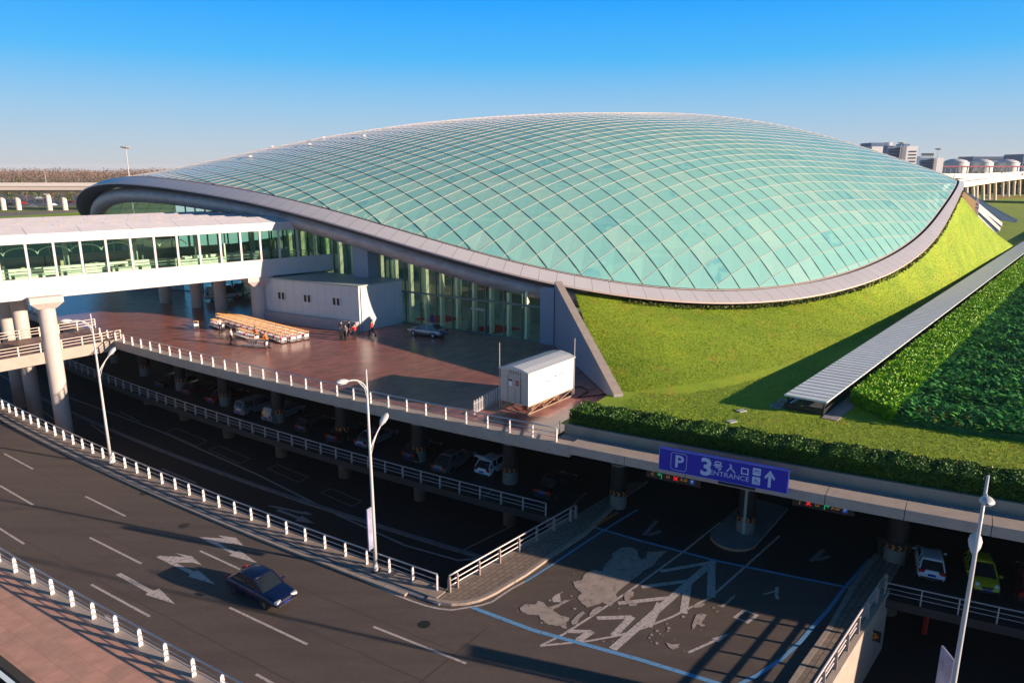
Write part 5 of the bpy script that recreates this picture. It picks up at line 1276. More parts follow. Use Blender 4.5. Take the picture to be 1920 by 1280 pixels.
# brown dry band on the lawn
strip('dry_grass_band', lambda s: W_cop(s) + 5.6, lambda s: W_cop(s) + 6.8, -20, 30, ZG - .022, mat('dry_grass', (.20, .14, .025), .9, col2=(.14, .17, .02), scale=1.5, bump=.6, bscale=8), 60)
for px, py in ((1372, 790), (1298, 695), (1390, 770)):
    b = MB(); q = at(px, py, ZG); b.box((q.x, q.y, ZG + .02), (.35, .25, .03), .5); o = b.build('inspection_cover', mat('cover_grey', (.45, .45, .43), .6)); tag(o, {1372: 'pale square inspection cover in the lawn nearest the hedge', 1298: 'pale inspection cover on the foot of the berm', 1390: 'pale inspection cover in the lawn near the canopy end'}[px], 'cover')

# ------------------------------------------------------------------ vehicles
def loft(mb, secs):                          # secs: list of (x, [(y,z)...]) half sections mirrored
    rings = []
    for x, pr in secs: rings.append([Vector((x, y, z)) for y, z in pr] + [Vector((x, -y, z)) for y, z in reversed(pr)])
    k = len(mb.v); n_ = len(rings[0])
    for r_ in rings: mb.v += [tuple(p) for p in r_]
    for i in range(len(rings) - 1):
        for j in range(n_):
            q = (j + 1) % n_; mb.f.append((k + i * n_ + j, k + i * n_ + q, k + (i + 1) * n_ + q, k + (i + 1) * n_ + j)); mb.m.append(mb.mi)
    mb.f.append(tuple(k + j for j in reversed(range(n_)))); mb.f.append(tuple(k + (len(rings) - 1) * n_ + j for j in range(n_))); mb.m += [mb.mi] * 2
GLS = mat('car_glass', (.015, .02, .025), .06, spec=.8)
HEADL = mat('headlamp', (.6, .6, .62), .1); TAILL = mat('tail_lamp', (.35, .01, .01), .25); PLATE = mat('plate_blue', (.01, .03, .35), .4)
def car(name, loc, heading, paint, label, kind='sedan', L=4.55, Wd=1.72, H=1.43, boot_open=False, group=None, roof_rack=False):
    t = empty(name, loc, heading, label, 'car', group); hw = Wd / 2; f = L / 4.55
    def sec(x, zt, hwf=1.0, zb=.24): a = hw * hwf; return (x * f, [(a * .80, zb), (a * .97, zb + .10), (a, zb + .28), (a * .985, (zb + zt) / 2 + .08), (a * .93, zt - .05), (a * .78, zt)])
    if kind == 'sedan': S_ = [(-2.27, .62, .80), (-2.22, .84, .90), (-2.0, .93, .96), (-1.5, .97, 1), (-.6, .93, 1), (.5, .92, 1), (1.1, .90, 1), (1.7, .82, .98), (2.1, .72, .92), (2.25, .56, .82)]
    elif kind == 'hatch': S_ = [(-2.05, .62, .84), (-2.02, .88, .93), (-1.6, .95, .98), (-.6, .93, 1), (.5, .92, 1), (1.0, .91, 1), (1.6, .82, .98), (1.98, .70, .92), (2.1, .52, .82)]
    elif kind == 'mini': S_ = [(-1.75, .62, .84), (-1.70, .90, .92), (-1.3, .97, .98), (-.4, .94, 1), (.5, .93, 1), (.9, .92, .99), (1.35, .82, .95), (1.65, .66, .86), (1.75, .48, .74)]
    elif kind == 'van': S_ = [(-2.25, .7, .92), (-2.22, 1.02, .96), (-1.6, 1.04, 1), (0, 1.02, 1), (1.2, 1.0, 1), (1.7, .95, .97), (2.1, .78, .92), (2.22, .55, .85)]
    if kind == 'mini': f = 1
    b = MB(); loft(b, [sec(*q) for q in S_]); bo = b.build('body', paint, t)
    m_ = bo.modifiers.new('s', 'SUBSURF'); m_.levels = 1; m_.render_levels = 2; bo.data.polygons.foreach_set('use_smooth', [True] * len(bo.data.polygons))
    G_ = {'sedan': ((-1.72, .93), (-1.05, H), (.30, H), (1.12, .90)), 'hatch': ((-1.98, .93), (-1.45, H), (.25, H), (1.08, .90)), 'mini': ((-1.68, .95), (-1.15, H), (.10, H), (1.0, .91)), 'van': ((-2.2, 1.02), (-1.95, H), (.75, H), (1.6, .97))}[kind]
    (xa, za), (xb, zb), (xc, zc), (xd, zd) = G_; wb_, wt = hw * .90, hw * .70
    lo = [Vector((xa * f, wb_ * .93, za - .04)), Vector((xd * f, wb_ * .93, zd - .04))]; hi = [Vector((xb * f, wt, H - .03)), Vector((xc * f, wt, H - .03))]
    mir = lambda p: Vector((p.x, -p.y, p.z))
    def inset(a, c_, d, e_, k): m = (a + c_ + d + e_) / 4; return [m + (p - m) * k for p in (a, c_, d, e_)]
    b = MB(); q = [lo[0], lo[1], hi[1], hi[0]]
    b.face(q); b.face([mir(p) for p in reversed(q)]); b.face([lo[1], mir(lo[1]), mir(hi[1]), hi[1]]); b.face([mir(lo[0]), lo[0], hi[0], mir(hi[0])])
    b.build('cabin_glass', GLS, t)
    b = MB(); rp2 = [(xb * f - .03, .02), (xb * f + .2, .03), ((xb + xc) / 2 * f, .055), (xc * f - .2, .03), (xc * f + .03, .0)]
    loft(b, [(x, [(wt * .98, H - .06 + dz * .3), (wt * 1.0, H - .02 + dz * .5), (wt * .8, H + dz)]) for x, dz in rp2]); ro = b.build('roof', paint, t, smooth=True)
    def pil(a_, c_, w1, w2): b = MB(); b.bar(a_, c_, w1, w2); b.build('pillar', paint, t)
    for p, q2 in ((lo[0], hi[0]), (lo[1], hi[1])):
        for g in (lambda v_: v_, mir): pil(g(p), g(q2), .07, .05)
    mx_ = (xb + xc) / 2 * f; 
    for s_ in (1, -1): pil((mx_ - .05, s_ * (wb_ * .935), .90), (mx_ - .08, s_ * (wt + .01), H - .03), .08, .03)
    if kind in ('hatch', 'van', 'mini'):
        for s_ in (1, -1): pil((xb * f + .12, s_ * (wb_ * .93), .93), (xb * f + .10, s_ * (wt + .01), H - .03), .18, .03)
    wr = .30 if kind != 'mini' else .27; xw = (1.36 * f, -1.32 * f) if kind not in ('mini', 'hatch') else ((1.28, -1.22) if kind == 'hatch' else (1.12, -1.08))
    for x in xw:
        for s_ in (1, -1):
            b = MB(); ring = [(wr, -.10), (wr, .10)]; k_ = len(b.v)
            b.tube([(x, s_ * (hw - .17), wr), (x, s_ * (hw + .012), wr)], wr, 20); we = b.build('tyre', RUBBER, t)
            b = MB(); b.tube([(x, s_ * (hw - .02), wr), (x, s_ * (hw + .02), wr)], wr * .62, 16); b.build('rim', CHROME, we)
            b = MB(); b.tube([(x, s_ * (hw - .20), wr + .02), (x, s_ * (hw + .004), wr + .02)], wr * 1.17, 20); b.build('wheel_arch', BLACK, we)
    xe = S_[-1][0] * f; xr = S_[0][0] * f; zf = .60 if kind != 'van' else .72; zt_ = .78
    for s_ in (1, -1):
        b = MB()
        if kind == 'mini': b.lathe((0, 0, 0), [(.13, -.02), (.12, .03), (.04, .05)], 14); hl = b.build('headlight', HEADL, t); hl.location = (1.56, s_ * .50, .68); hl.rotation_euler = (0, R(62), 0)
        else: b.box((xe - .12, s_ * hw * .64, zf), (.10, .19, .075), -s_ * .28); b.build('headlight', HEADL, t)
        b = MB(); b.box((xr + .06, s_ * hw * .68, zt_), (.07, .17, .10), s_ * .22); b.build('tail_light', TAILL, t)
    b = MB(); b.box((xr - .02, 0, .58), (.015, .22, .07)); b.build('number_plate', PLATE, t); b = MB(); b.box((xe + .02, 0, .42), (.015, .22, .07)); b.build('number_plate', PLATE, t)
    b = MB(); b.box((xe + .0, 0, .36), (.05, hw * .72, .06)); b.box((xr, 0, .36), (.05, hw * .76, .06)); b.box((0, 0, .22), (L * .36, hw * .80, .05)); b.build('bumper_trim', DARKM, t)
    b = MB(); b.box((xe - .03, 0, .58), (.04, .28, .06)); b.build('grille', mat('grille', (.10, .10, .11), .3, .6), t)
    for s_ in (1, -1):
        b = MB(); b.box((xd * f - .30, s_ * (hw + .08), .97), (.05, .09, .06)); b.build('door_mirror', paint, t)
    b = MB()
    for s_ in (1, -1):
        for x in (mx_ - .02, xd * f - .25, xb * f + .1): b.box((x, s_ * (hw * .992), .62), (.008, .012, .26))
    b.build('door_seam', BLACK, t)
    if boot_open:
        b = MB(); b.bar((xb * f, .5, H), (xb * f - .75, .5, H + .62), .10, .05); b.bar((xb * f, -.5, H), (xb * f - .75, -.5, H + .62), .10, .05); b.bar((xb * f - .75, .5, H + .62), (xb * f - .75, -.5, H + .62), .3, .06); b.build('open_boot_lid', paint, t)
    return t
def carpaint(name, col, metal=.3): return mat(name, col, .28, metal, coat=.6)
PB = carpaint('paint_dark_blue', (.004, .009, .055)); PSIL = carpaint('paint_silver', (.26, .29, .33), .5); PWH = carpaint('paint_white', (.62, .66, .70), .1); PYL = carpaint('paint_yellow', (.50, .44, .02), .05); PGR = carpaint('paint_grey', (.12, .13, .13), .5); PRD = carpaint('paint_red', (.10, .006, .006), .2); PBK = carpaint('paint_black', (.012, .012, .015), .3)
rd_ang = A33 - R(3)
b0 = at(440, 1113, 0); b1 = at(494, 1140, 0)
cbp = (b0 + b1) / 2; hdg = math.atan2(b1.y - b0.y, b1.x - b0.x); cc_ = cbp + Vector((-math.sin(hdg), math.cos(hdg), 0)) * .80
car('moving_car', (cc_.x + .1, cc_.y, 0), hdg, PB, 'dark blue saloon driving on the main road in front of the white lane arrows', 'sedan', L=4.75, Wd=1.82, H=1.50)
tx0, tx1 = at(812, 634, ZP), at(776, 629, ZP); hdg = math.atan2(tx1.y - tx0.y, tx1.x - tx0.x); m_ = (tx0 + tx1) / 2 - Vector((-math.sin(hdg), math.cos(hdg), 0)) * (-.0)
pn = Vector((-math.sin(hdg), math.cos(hdg), 0)); pn = pn if pn.y > 0 else -pn
car('plaza_car', m_ + pn * .8, hdg, PSIL, 'silver blue saloon standing on the granite plaza in front of the glass wall', 'sedan', L=4.7, Wd=1.72, H=1.42)
dd_ = R(57)                                   # parking direction (pointing into the garage)
def gcar(px, py, paint, label, kind, into=True, **kw):
    p = at(px, py, 0); t_ = Vector((math.cos(dd_), math.sin(dd_), 0)); L_ = kw.get('L', 4.4)
    c_ = p + t_ * (L_ / 2); return car('parked_car', (c_.x, c_.y, 0), dd_ if into else dd_ + math.pi, paint, label, kind, group='cars parked on the garage deck', **kw)
gcar(900, 898, PWH, 'pale blue white hatchback parked on the deck with its boot lid open', 'hatch', L=4.3, boot_open=True)
gcar(822, 890, PGR, 'grey saloon parked on the deck left of the open hatchback', 'sedan')
gcar(1016, 938, PBK, 'black saloon parked at the right end of the railed deck', 'sedan')
gcar(676, 843, PSIL, 'silver saloon parked on the deck right behind the middle lamp pole', 'sedan')
gcar(500, 794, PSIL, 'silver estate parked on the deck beside the red tail lights', 'van', H=1.62)
gcar(448, 782, PSIL, 'silver people carrier parked on the deck with lit edge', 'van', H=1.68)
gcar(622, 832, PBK, 'black saloon with red tail lights left of the silver saloon on the deck', 'sedan')
gcar(560, 815, PBK, 'black hatchback parked between the silver estate and a black saloon', 'hatch', L=4.2)
gcar(762, 868, PBK, 'black hatchback parked two bays left of the grey saloon', 'hatch', L=4.2)
gcar(395, 760, PRD, 'dark red saloon parked on the deck under the plaza, seen above the railing', 'sedan')
gcar(345, 745, PRD, 'dark red hatchback parked on the deck near its far end', 'hatch', L=4.2)
gcar(300, 730, PBK, 'black saloon parked at the dark far end of the deck', 'sedan')
p = at(1745, 1097, 0); t_ = Vector((math.cos(R(64)), math.sin(R(64)), 0)); c_ = p + t_ * 2.05
car('parked_car', (c_.x, c_.y, 0), R(64), PWH, 'white hatchback parked at the garage edge left of the yellow car', 'hatch', L=4.1, Wd=1.62, H=1.38, group='cars parked on the garage deck')
p = at(1849, 1119, 0); t_ = Vector((math.cos(R(68)), math.sin(R(68)), 0)); c_ = p + t_ * 1.75
car('parked_car', (c_.x, c_.y, 0), R(68) + math.pi, PYL, 'small yellow car with round headlights facing out of the garage', 'mini', L=3.5, Wd=1.56, H=1.50, group='cars parked on the garage deck')
gcar(1935, 1140, PRD, 'dark red car at the right edge of the view beside the yellow car', 'sedan')
p = at(405, 572, ZP); car('parked_van', (-42.5, 104, ZP), R(30), PWH, 'white minibus parked in the dark below the skywalk', 'van', L=5.4, Wd=1.9, H=2.1)
b = MB(); b.tube([(0, 0, 0), (0, 0, 2.1)], .16, 14); o = b.build('red_post', mat('red_paint', (.45, .01, .01), .5)); q = sw(0.3, W_deck(.3) + 3.5, ZL); o.location = q; tag(o, 'red round post in the dark lower level beneath the deck', 'post')
b = MB(); b.box((0, 0, 0), (.30, .05, .32), 0); o = b.build('arrow_board', BAND_B); q = at(1641, 1191, -1.2); o.location = q; o.rotation_euler = (0, 0, R(-40)); tag(o, 'small black and orange arrow board at the end of the parapet wall', 'sign')
b = MB(); b.face([(-.2, -.055, -.2), (.0, -.055, -.2), (.2, -.055, 0), (.0, -.055, .2), (-.2, -.055, .2), (.0, -.055, 0)]); oo = b.build('arrow', BAND_O, o)

# ------------------------------------------------------------------ luggage trolleys
TG = mat('trolley_steel', (.45, .45, .46), .35, .6); TH = mat('trolley_handle', (.85, .42, .12), .5); TR = mat('trolley_panel_red', (.55, .03, .03), .5); TW = mat('trolley_panel_white', (.78, .74, .74), .5)
def trolley_mesh(panel):
    b = MB(); b.mat(TG)
    b.bar((-.45, -.24, .16), (.50, -.16, .20), .035, .035); b.bar((-.45, .24, .16), (.50, .16, .20), .035, .035); b.box((0, 0, .19), (.45, .20, .012))
    for y in (-.27, .27): b.bar((-.42, y, .14), (-.52, y, 1.0), .035, .035)
    b.bar((-.46, -.27, .62), (-.46, .27, .62), .03, .03); b.bar((.50, -.16, .20), (.50, .16, .20), .03, .03)
    b.mat(panel); b.box((-.47, 0, .56), (.015, .25, .16)); b.mat(TG); b.bar((-.40, -.24, .86), (-.22, -.20, .80), .025, .12); b.bar((-.40, .24, .86), (-.22, .20, .80), .025, .12)
    b.mat(TH); b.bar((-.56, -.27, 1.02), (-.56, .27, 1.02), .05, .045)
    b.mat(RUBBER)
    for x, y in ((-.42, -.24), (-.42, .24), (.46, 0)): b.tube([(x, y - .025, .07), (x, y + .025, .07)], .07, 8)
    return b
tr1 = trolley_mesh(TR).build('luggage_trolley'); tr2 = trolley_mesh(TW).build('luggage_trolley')
used = {1: False, 2: False}
def put_trolley(p, hd_, label, group, red=True):
    k = 1 if red else 2; src = tr1 if red else tr2
    if not used[k]: o = src; used[k] = True
    else: o = src.copy(); C.objects.link(o)
    o.location = p; o.rotation_euler = (0, 0, hd_); tag(o, label, 'luggage trolley', group); return o
rows = [((529, 643.5), (403, 605), 'front row of nested luggage trolleys nearest the road'), ((546, 641.5), (402, 600), 'second row of nested luggage trolleys from the road'), ((557, 639), (402, 596.5), 'third row of nested luggage trolleys from the road'), ((571, 636.5), (403, 593), 'back row of nested luggage trolleys nearest the hut')]
for a, c_, lab in rows:
    pa, pc = at(*a, ZP), at(*c_, ZP); d = pc - pa; L_ = min(d.length, 19.5); d.normalize(); hd_ = math.atan2(d.y, d.x) + math.pi
    n_ = int(L_ / .50)
    for k in range(n_):
        p = pa + d * (k * .50); lab2 = ('leading trolley at the right end of the ' + lab[:lab.index(' row')] + ' row') if k == 0 else (('rearmost trolley at the left end of the ' + lab[:lab.index(' row')] + ' row') if k == n_ - 1 else 'trolley nested in the ' + lab)
        put_trolley(p, hd_ + math.pi, lab2, lab, red=(k % 3 == 1))
for (a, c_, n_, lab) in (((478, 640.5), (441, 629), 9, 'short row of trolleys in front of the long rows'), ((494, 652), (457, 650), 9, 'near row of trolleys pushed by the worker in orange'), ((414, 618), (394, 611), 7, 'small row of trolleys at the left beside the worker in white')):
    pa, pc = at(*a, ZP), at(*c_, ZP); d = (pc - pa)
    for k in range(n_): put_trolley(pa + d * (k / n_), math.atan2(d.y, d.x), '%s trolley from the right in the %s' % (ordw[k], {9: 'short row before the long rows', 7: 'small row beside the worker in white'}[n_] if 'near row' not in lab else 'row pushed by the worker in orange'), lab, red=(k % 4 == 1))
put_trolley(at(368, 616, ZP), R(120), 'single empty trolley standing alone in the shade left of the rows', None, False)

# ------------------------------------------------------------------ people
def skin_mesh(name, V, E_, Rr, m, parent, root=0, lv=2):
    me = bpy.data.meshes.new(name); me.from_pydata([tuple(v) for v in V], E_, []); me.update(); o = bpy.data.objects.new(name, me); C.objects.link(o)
    o.modifiers.new('k', 'SKIN'); sv_ = me.skin_vertices[0].data
    for i, r_ in enumerate(Rr): sv_[i].radius = (r_, r_) if not isinstance(r_, tuple) else r_
    for i in range(len(V)): sv_[i].use_root = (i == root)
    sb = o.modifiers.new('s', 'SUBSURF'); sb.levels = lv; sb.render_levels = lv
    dg = bpy.context.evaluated_depsgraph_get(); dg.update(); m2 = bpy.data.meshes.new_from_object(o.evaluated_get(dg)); bpy.data.objects.remove(o)
    m2.materials.clear(); m2.materials.append(m); m2.polygons.foreach_set('use_smooth', [True] * len(m2.polygons)); m2.polygons.foreach_set('material_index', [0] * len(m2.polygons))
    q = bpy.data.objects.new(name, m2); C.objects.link(q); q.parent = parent; CH.setdefault(parent.name, []).append(q); return q
SKIN = mat('skin', (.45, .26, .18), .6); HAIR = mat('hair', (.012, .010, .010), .6); NAVY = mat('cloth_navy', (.010, .014, .035), .8); REDC = mat('cloth_red', (.50, .015, .015), .7); ORG = mat('cloth_orange', (.95, .16, .02), .7); WHC = mat('cloth_white', (.80, .74, .74), .7); BLKC = mat('cloth_black', (.014, .014, .018), .8); GRYC = mat('cloth_grey', (.30, .27, .25), .8)
def person(loc, heading, top, legs, label, stride=0.0, armL=(.05, 0), armR=(.05, 0), cap=None, bend=0.0, scale=1.04, vest=None):
    t = empty('person', loc, heading, label, 'person'); t.scale = (scale,) * 3
    st = stride; hipz = .92; fx = math.sin(bend); 
    def up(x, y, z): dz = z - hipz; return (x + math.sin(bend) * dz, y, hipz + math.cos(bend) * dz) if z > hipz else (x, y, z)
    hl = [(0, .10, .90), (.06 + st * .22, .11, .50), (st * .36, .11, .09), (st * .36 + .15, .12, .04)]
    hr = [(0, -.10, .90), (.05 - st * .10, -.11, .49), (-st * .38, -.11, .10), (-st * .38 + .14, -.12, .04)]
    def arm(s_, sw_): 
        f_, o_ = sw_; sh = up(0, s_ * .18, 1.42); el = up(f_ * .5, s_ * (.23 + o_ * .3), 1.14); wr_ = up(f_ * 1.1 + .05, s_ * (.20 + o_ * .4), .90 + abs(f_) * .35); return [sh, el, wr_]
    aL, aR = arm(1, armL), arm(-1, armR)
    V = [(0, 0, .95), up(0, 0, 1.15), up(0, 0, 1.36), up(.0, 0, 1.50), up(.02, 0, 1.60), up(.02, 0, 1.70)] + hl[0:4] + hr[0:4] + aL + aR
    E_ = [(0, 1), (1, 2), (2, 3), (3, 4), (4, 5), (0, 6), (6, 7), (7, 8), (8, 9), (0, 10), (10, 11), (11, 12), (12, 13), (2, 14), (14, 15), (15, 16), (2, 17), (17, 18), (18, 19)]
    Rr = [.12, .11, .13, .055, .085, .07, .08, .055, .038, .03, .08, .055, .038, .03, .05, .038, .026, .05, .038, .026]
    k = len(V)
    for w0, s_ in ((16, 1), (19, -1)):       # palm, four fingers, thumb
        wx, wy, wz = V[w0]; V.append((wx + .01, wy, wz - .07)); E_.append((w0, k)); Rr.append(.022); pi = k; k += 1
        for q in range(4):
            V.append((wx + .035 - .02 * q, wy, wz - .105)); Rr.append(.009); E_.append((pi, k)); k += 1; V.append((wx + .04 - .018 * q, wy - s_ * .012, wz - .15 + .006 * abs(q - 1.5))); Rr.append(.008); E_.append((k - 1, k)); k += 1
        V.append((wx + .045, wy - s_ * .01, wz - .06)); Rr.append(.010); E_.append((pi, k)); k += 1; V.append((wx + .06, wy - s_ * .015, wz - .095)); Rr.append(.009); E_.append((k - 1, k)); k += 1
    skin_mesh('body', V, E_, Rr, SKIN, t, 0, 1)
    skin_mesh('jacket', [(0, 0, .90), up(0, 0, 1.15), up(0, 0, 1.36), up(0, 0, 1.46)] + aL[:2] + [Vector(aL[1]).lerp(Vector(aL[2]), .9)] + aR[:2] + [Vector(aR[1]).lerp(Vector(aR[2]), .9)], [(0, 1), (1, 2), (2, 3), (2, 4), (4, 5), (5, 6), (2, 7), (7, 8), (8, 9)], [(.155, .13), (.15, .125), (.165, .13), .075, .072, .055, .045, .072, .055, .045], top, t, 0, 1)
    skin_mesh('trousers', [(0, 0, .96)] + hl[:3] + hr[:3], [(0, 1), (1, 2), (2, 3), (0, 4), (4, 5), (5, 6)], [.145, .105, .078, .062, .105, .078, .062], legs, t, 0, 1)
    b = MB()
    for h_ in (hl, hr): x, y, z = h_[2]; b.box((x + .06, y, .045), (.14, .048, .045))
    b.build('shoe_pair', BLKC, t)
    hc = up(.02, 0, 1.67); b = MB(); b.lathe(Vector(hc) + Vector((-.012, 0, 0)), [(.085, -.02), (.102, .03), (.098, .08), (.06, .115), (.01, .125)], 12); b.build('cap' if cap else 'hair', cap or HAIR, t, smooth=True)
    b = MB(); fc = up(.10, 0, 1.62); b.box(fc, (.012, .012, .02)); b.box((fc[0] - .01, .032, fc[2] + .03), (.008, .012, .006)); b.box((fc[0] - .01, -.032, fc[2] + .03), (.008, .012, .006)); b.box((fc[0] - .012, 0, fc[2] - .04), (.008, .022, .005)); b.build('face', mat('face_detail', (.20, .08, .06), .6), t)
    if vest: pass
    return t
person(at(640.5, 630, ZP), R(-60), NAVY, NAVY, 'person in dark navy uniform and cap at the left of the plaza group', cap=NAVY)
person(at(655.5, 630, ZP), R(-140), NAVY, NAVY, 'person in dark navy uniform behind the traveller in grey', cap=NAVY)
person(at(648.5, 637.5, ZP), R(-110), GRYC, BLKC, 'person in grey jacket with pale shirt standing beside a dark suitcase', armL=(.12, .1))
person(at(665.5, 636, ZP), R(120), REDC, BLKC, 'person in red jacket and black trousers standing with back turned', armL=(.02, .5), cap=HAIR)
person(at(698, 629.5, ZP), R(165), REDC, BLKC, 'person in red top and cap walking alone beside the hut', stride=1.0, cap=BLKC)
person(at(480, 641, ZP), R(40), ORG, NAVY, 'person in bright orange jacket standing behind the near trolleys')
person(at(501.5, 652, ZP), R(160), ORG, NAVY, 'person in bright orange jacket leaning to push the near trolleys', stride=.8, armL=(.40, 0), armR=(.40, 0), bend=.25)
person(at(435, 645, ZP), R(20), WHC, BLKC, 'person in white shirt and dark trousers walking in front of the trolleys', stride=.5)
person(at(414.5, 624, ZP), R(140), WHC, NAVY, 'person in white shirt bending over the small trolley row', armL=(.45, 0), armR=(.45, 0), bend=.5)
b = MB(); b.box((0, 0, .36), (.19, .13, .30)); b.bar((-.12, .1, .6), (-.12, .1, 1.0), .02, .02); b.bar((.12, .1, .6), (.12, .1, 1.0), .02, .02); b.bar((-.12, .1, 1.0), (.12, .1, 1.0), .03, .02)
for x in (-.14, .14): b.tube([(x - .02, .08, .05), (x + .02, .08, .05)], .05, 8)
o = b.build('suitcase', BLKC); o.location = at(640.5, 638, ZP); tag(o, 'dark wheeled suitcase standing beside the person in grey', 'suitcase')
b = MB(); b.box((0, 0, .75), (.22, .14, .55)); b.lathe((0, 0, 1.3), [(.12, 0), (.13, .12), (.05, .24)], 10); o = b.build('blue_figure_board', mat('blue_board', (.01, .02, .30), .5)); o.location = at(811, 612, ZP); tag(o, 'dark blue stand outside the glass wall just behind the silver car', 'stand')

# ------------------------------------------------------------------ distance, left: viaduct, park, woods, mast
VIA = mat('viaduct_concrete', (.72, .60, .53), .7, var=.05, scale=.1)
va = empty('viaduct', (-170, 352, 6.3), 0, 'pale concrete road viaduct crossing behind the plaza at the far left', 'bridge')
b = MB(); b.box((-40, 0, 10.6), (400, 5, 1.0)); b.build('deck', VIA, va)
b = MB(); b.box((-40, -5.2, 12.2), (400, .2, .75)); b.box((-40, 5.2, 12.2), (400, .2, .75)); b.build('parapet', mat('viaduct_parapet', (.85, .74, .70), .6), va)
b = MB(); b.box((-40, -4.2, 9.3), (400, .8, .35)); b.build('soffit_beam', CONC_D, va)
def pier(x, y, multi):
    b = MB(); offs = (-6, 0, 6.5) if multi else (0,)
    for o_ in offs:
        b.lathe((x + o_, y + o_ * .4, 0), [(1.15, 0), (1.15, 7.5)], 14)
        b.raw([Vector((x + o_ + sx_ * hx, y + o_ * .4 + sy * hy, zz)) for zz, hx, hy in ((7.4, 1.15, 1.15), (9.3, 2.4, 1.6)) for sx_, sy in ((-1, -1), (1, -1), (1, 1), (-1, 1))], [(0, 1, 5, 4), (1, 2, 6, 5), (2, 3, 7, 6), (3, 0, 4, 7), (4, 5, 6, 7)])
    b.build('pier', VIA, va)
for px in (2, 30.5): q = atY(px, 392, 350); pier(q.x + 170, 0, False)
q = atY(122, 387, 352); pier(q.x + 170, 0, True)
q = atY(-60, 392, 352); pier(q.x + 170, 0, False)
# far shrubs and car park
r = np.random.default_rng(40)
LFM = [leafmat('park_leaf_a', (.08, .11, .03)), leafmat('park_leaf_b', (.14, .14, .05)), leafmat('park_leaf_c', (.05, .08, .02))]
BARE = [leafmat('bare_twig_a', (.20, .11, .08)), leafmat('bare_twig_b', (.24, .15, .11)), leafmat('bare_twig_c', (.17, .11, .085))]
TRK = mat('bark', (.16, .10, .07), .9)
def crown_pts(N, cx, cy, cz, rx, rz, seed):
    r = np.random.default_rng(seed); ncl = 9; cl = r.normal(size=(ncl, 3)) * np.array([rx * .45, rx * .45, rz * .42]); i = r.integers(0, ncl, N); return cl[i] + r.normal(size=(N, 3)) * np.array([rx * .24, rx * .24, rz * .2]) + np.array([cx, cy, cz])
def tree(p, h, rx, mats, label, seed, name='young_tree', n=500, leaf=.5):
    t = empty(name, p, 0, label, 'tree', 'trees in the car park beyond the plaza')
    b = MB(); b.tube([(0, 0, 0), (0, 0, h * .45), (.1, 0, h * .8)], [.16, .11, .04], 7)
    for k in range(4): a = k * 1.6 + seed; b.tube([(0, 0, h * (.35 + .08 * k)), (math.cos(a) * rx * .6, math.sin(a) * rx * .6, h * (.62 + .08 * k))], [.07, .02], 5)
    b.build('trunk', TRK, t); o = leaf_cloud('crown', crown_pts(n, 0, 0, h * .65, rx, h * .7, seed), leaf, mats, seed); o.parent = t; CH[t.name].append(o); return t
side = ['far left', 'left of the first pier', 'right of the first pier', 'behind the first pier', 'under the viaduct', 'between the two piers', 'beside the triple pier', 'behind the triple pier', 'right of the triple pier', 'next to the roof rim']
for k in range(10):
    q = at(4 + k * 15.5, 377 + (k % 3) * 2, 6.3); kind = k % 3
    tree(q, 7 + (k % 4), 3.4, LFM if kind else BARE, ('small %s tree in the car park, %s' % ('leafy green' if kind else 'bare reddish', side[k])), 50 + k, n=380, leaf=.6)
b = MB(); q0, q1 = at(-80, 386, 6.3), at(160, 386, 6.3); q2, q3 = at(180, 365, 6.3), at(-100, 365, 6.3); b.face([q0 + Vector((0, 0, .02)), q1 + Vector((0, 0, .02)), q2 + Vector((0, 0, .02)), q3 + Vector((0, 0, .02))]); tag(b.build('far_car_park', mat('far_asphalt', (.10, .11, .14), .8)), kind='structure')
cols = [PRD, PWH, PBK, PSIL, RED]
protos = {}
def far_car(p, k, label):
    m_ = cols[k % 5]
    b = MB(); loft(b, [(-2.2, [(.8, .3), (.85, .7), (.6, .9)]), (-1.4, [(.8, .3), (.85, .8), (.65, 1.0)]), (-.9, [(.8, .3), (.85, .8), (.6, 1.42)]), (.5, [(.8, .3), (.85, .8), (.6, 1.42)]), (1.2, [(.8, .3), (.85, .8), (.7, .95)]), (2.2, [(.8, .3), (.8, .6), (.6, .72)])])
    o = b.build('distant_car', m_); o.location = p; o.rotation_euler = (0, 0, random.choice((0, .1, 1.5))); tag(o, label, 'car', 'cars in the far left car park'); return o
for k, (px, py, c_) in enumerate(((43, 380, 4), (88, 374, 0), (74, 370, 1), (12, 352, 0), (35, 351, 1), (55, 350, 1), (80, 351, 1), (60, 386, 3), (100, 383, 1), (135, 378, 0), (20, 383, 2), (10, 388, 3))):
    far_car(at(px, py + 3, 6.32), c_, 'tiny %s car in the far car park, %s' % (['dark red', 'white', 'black', 'silver', 'bright red'][c_], ['beside the near pier', 'between the piers', 'among the middle trees', 'at the far left under the deck', 'second along the back row', 'third along the back row', 'fourth along the back row', 'on the front row left of centre', 'on the front row near the triple pier', 'right of the triple pier', 'in front of the left pier', 'nearest the left edge'][k]))
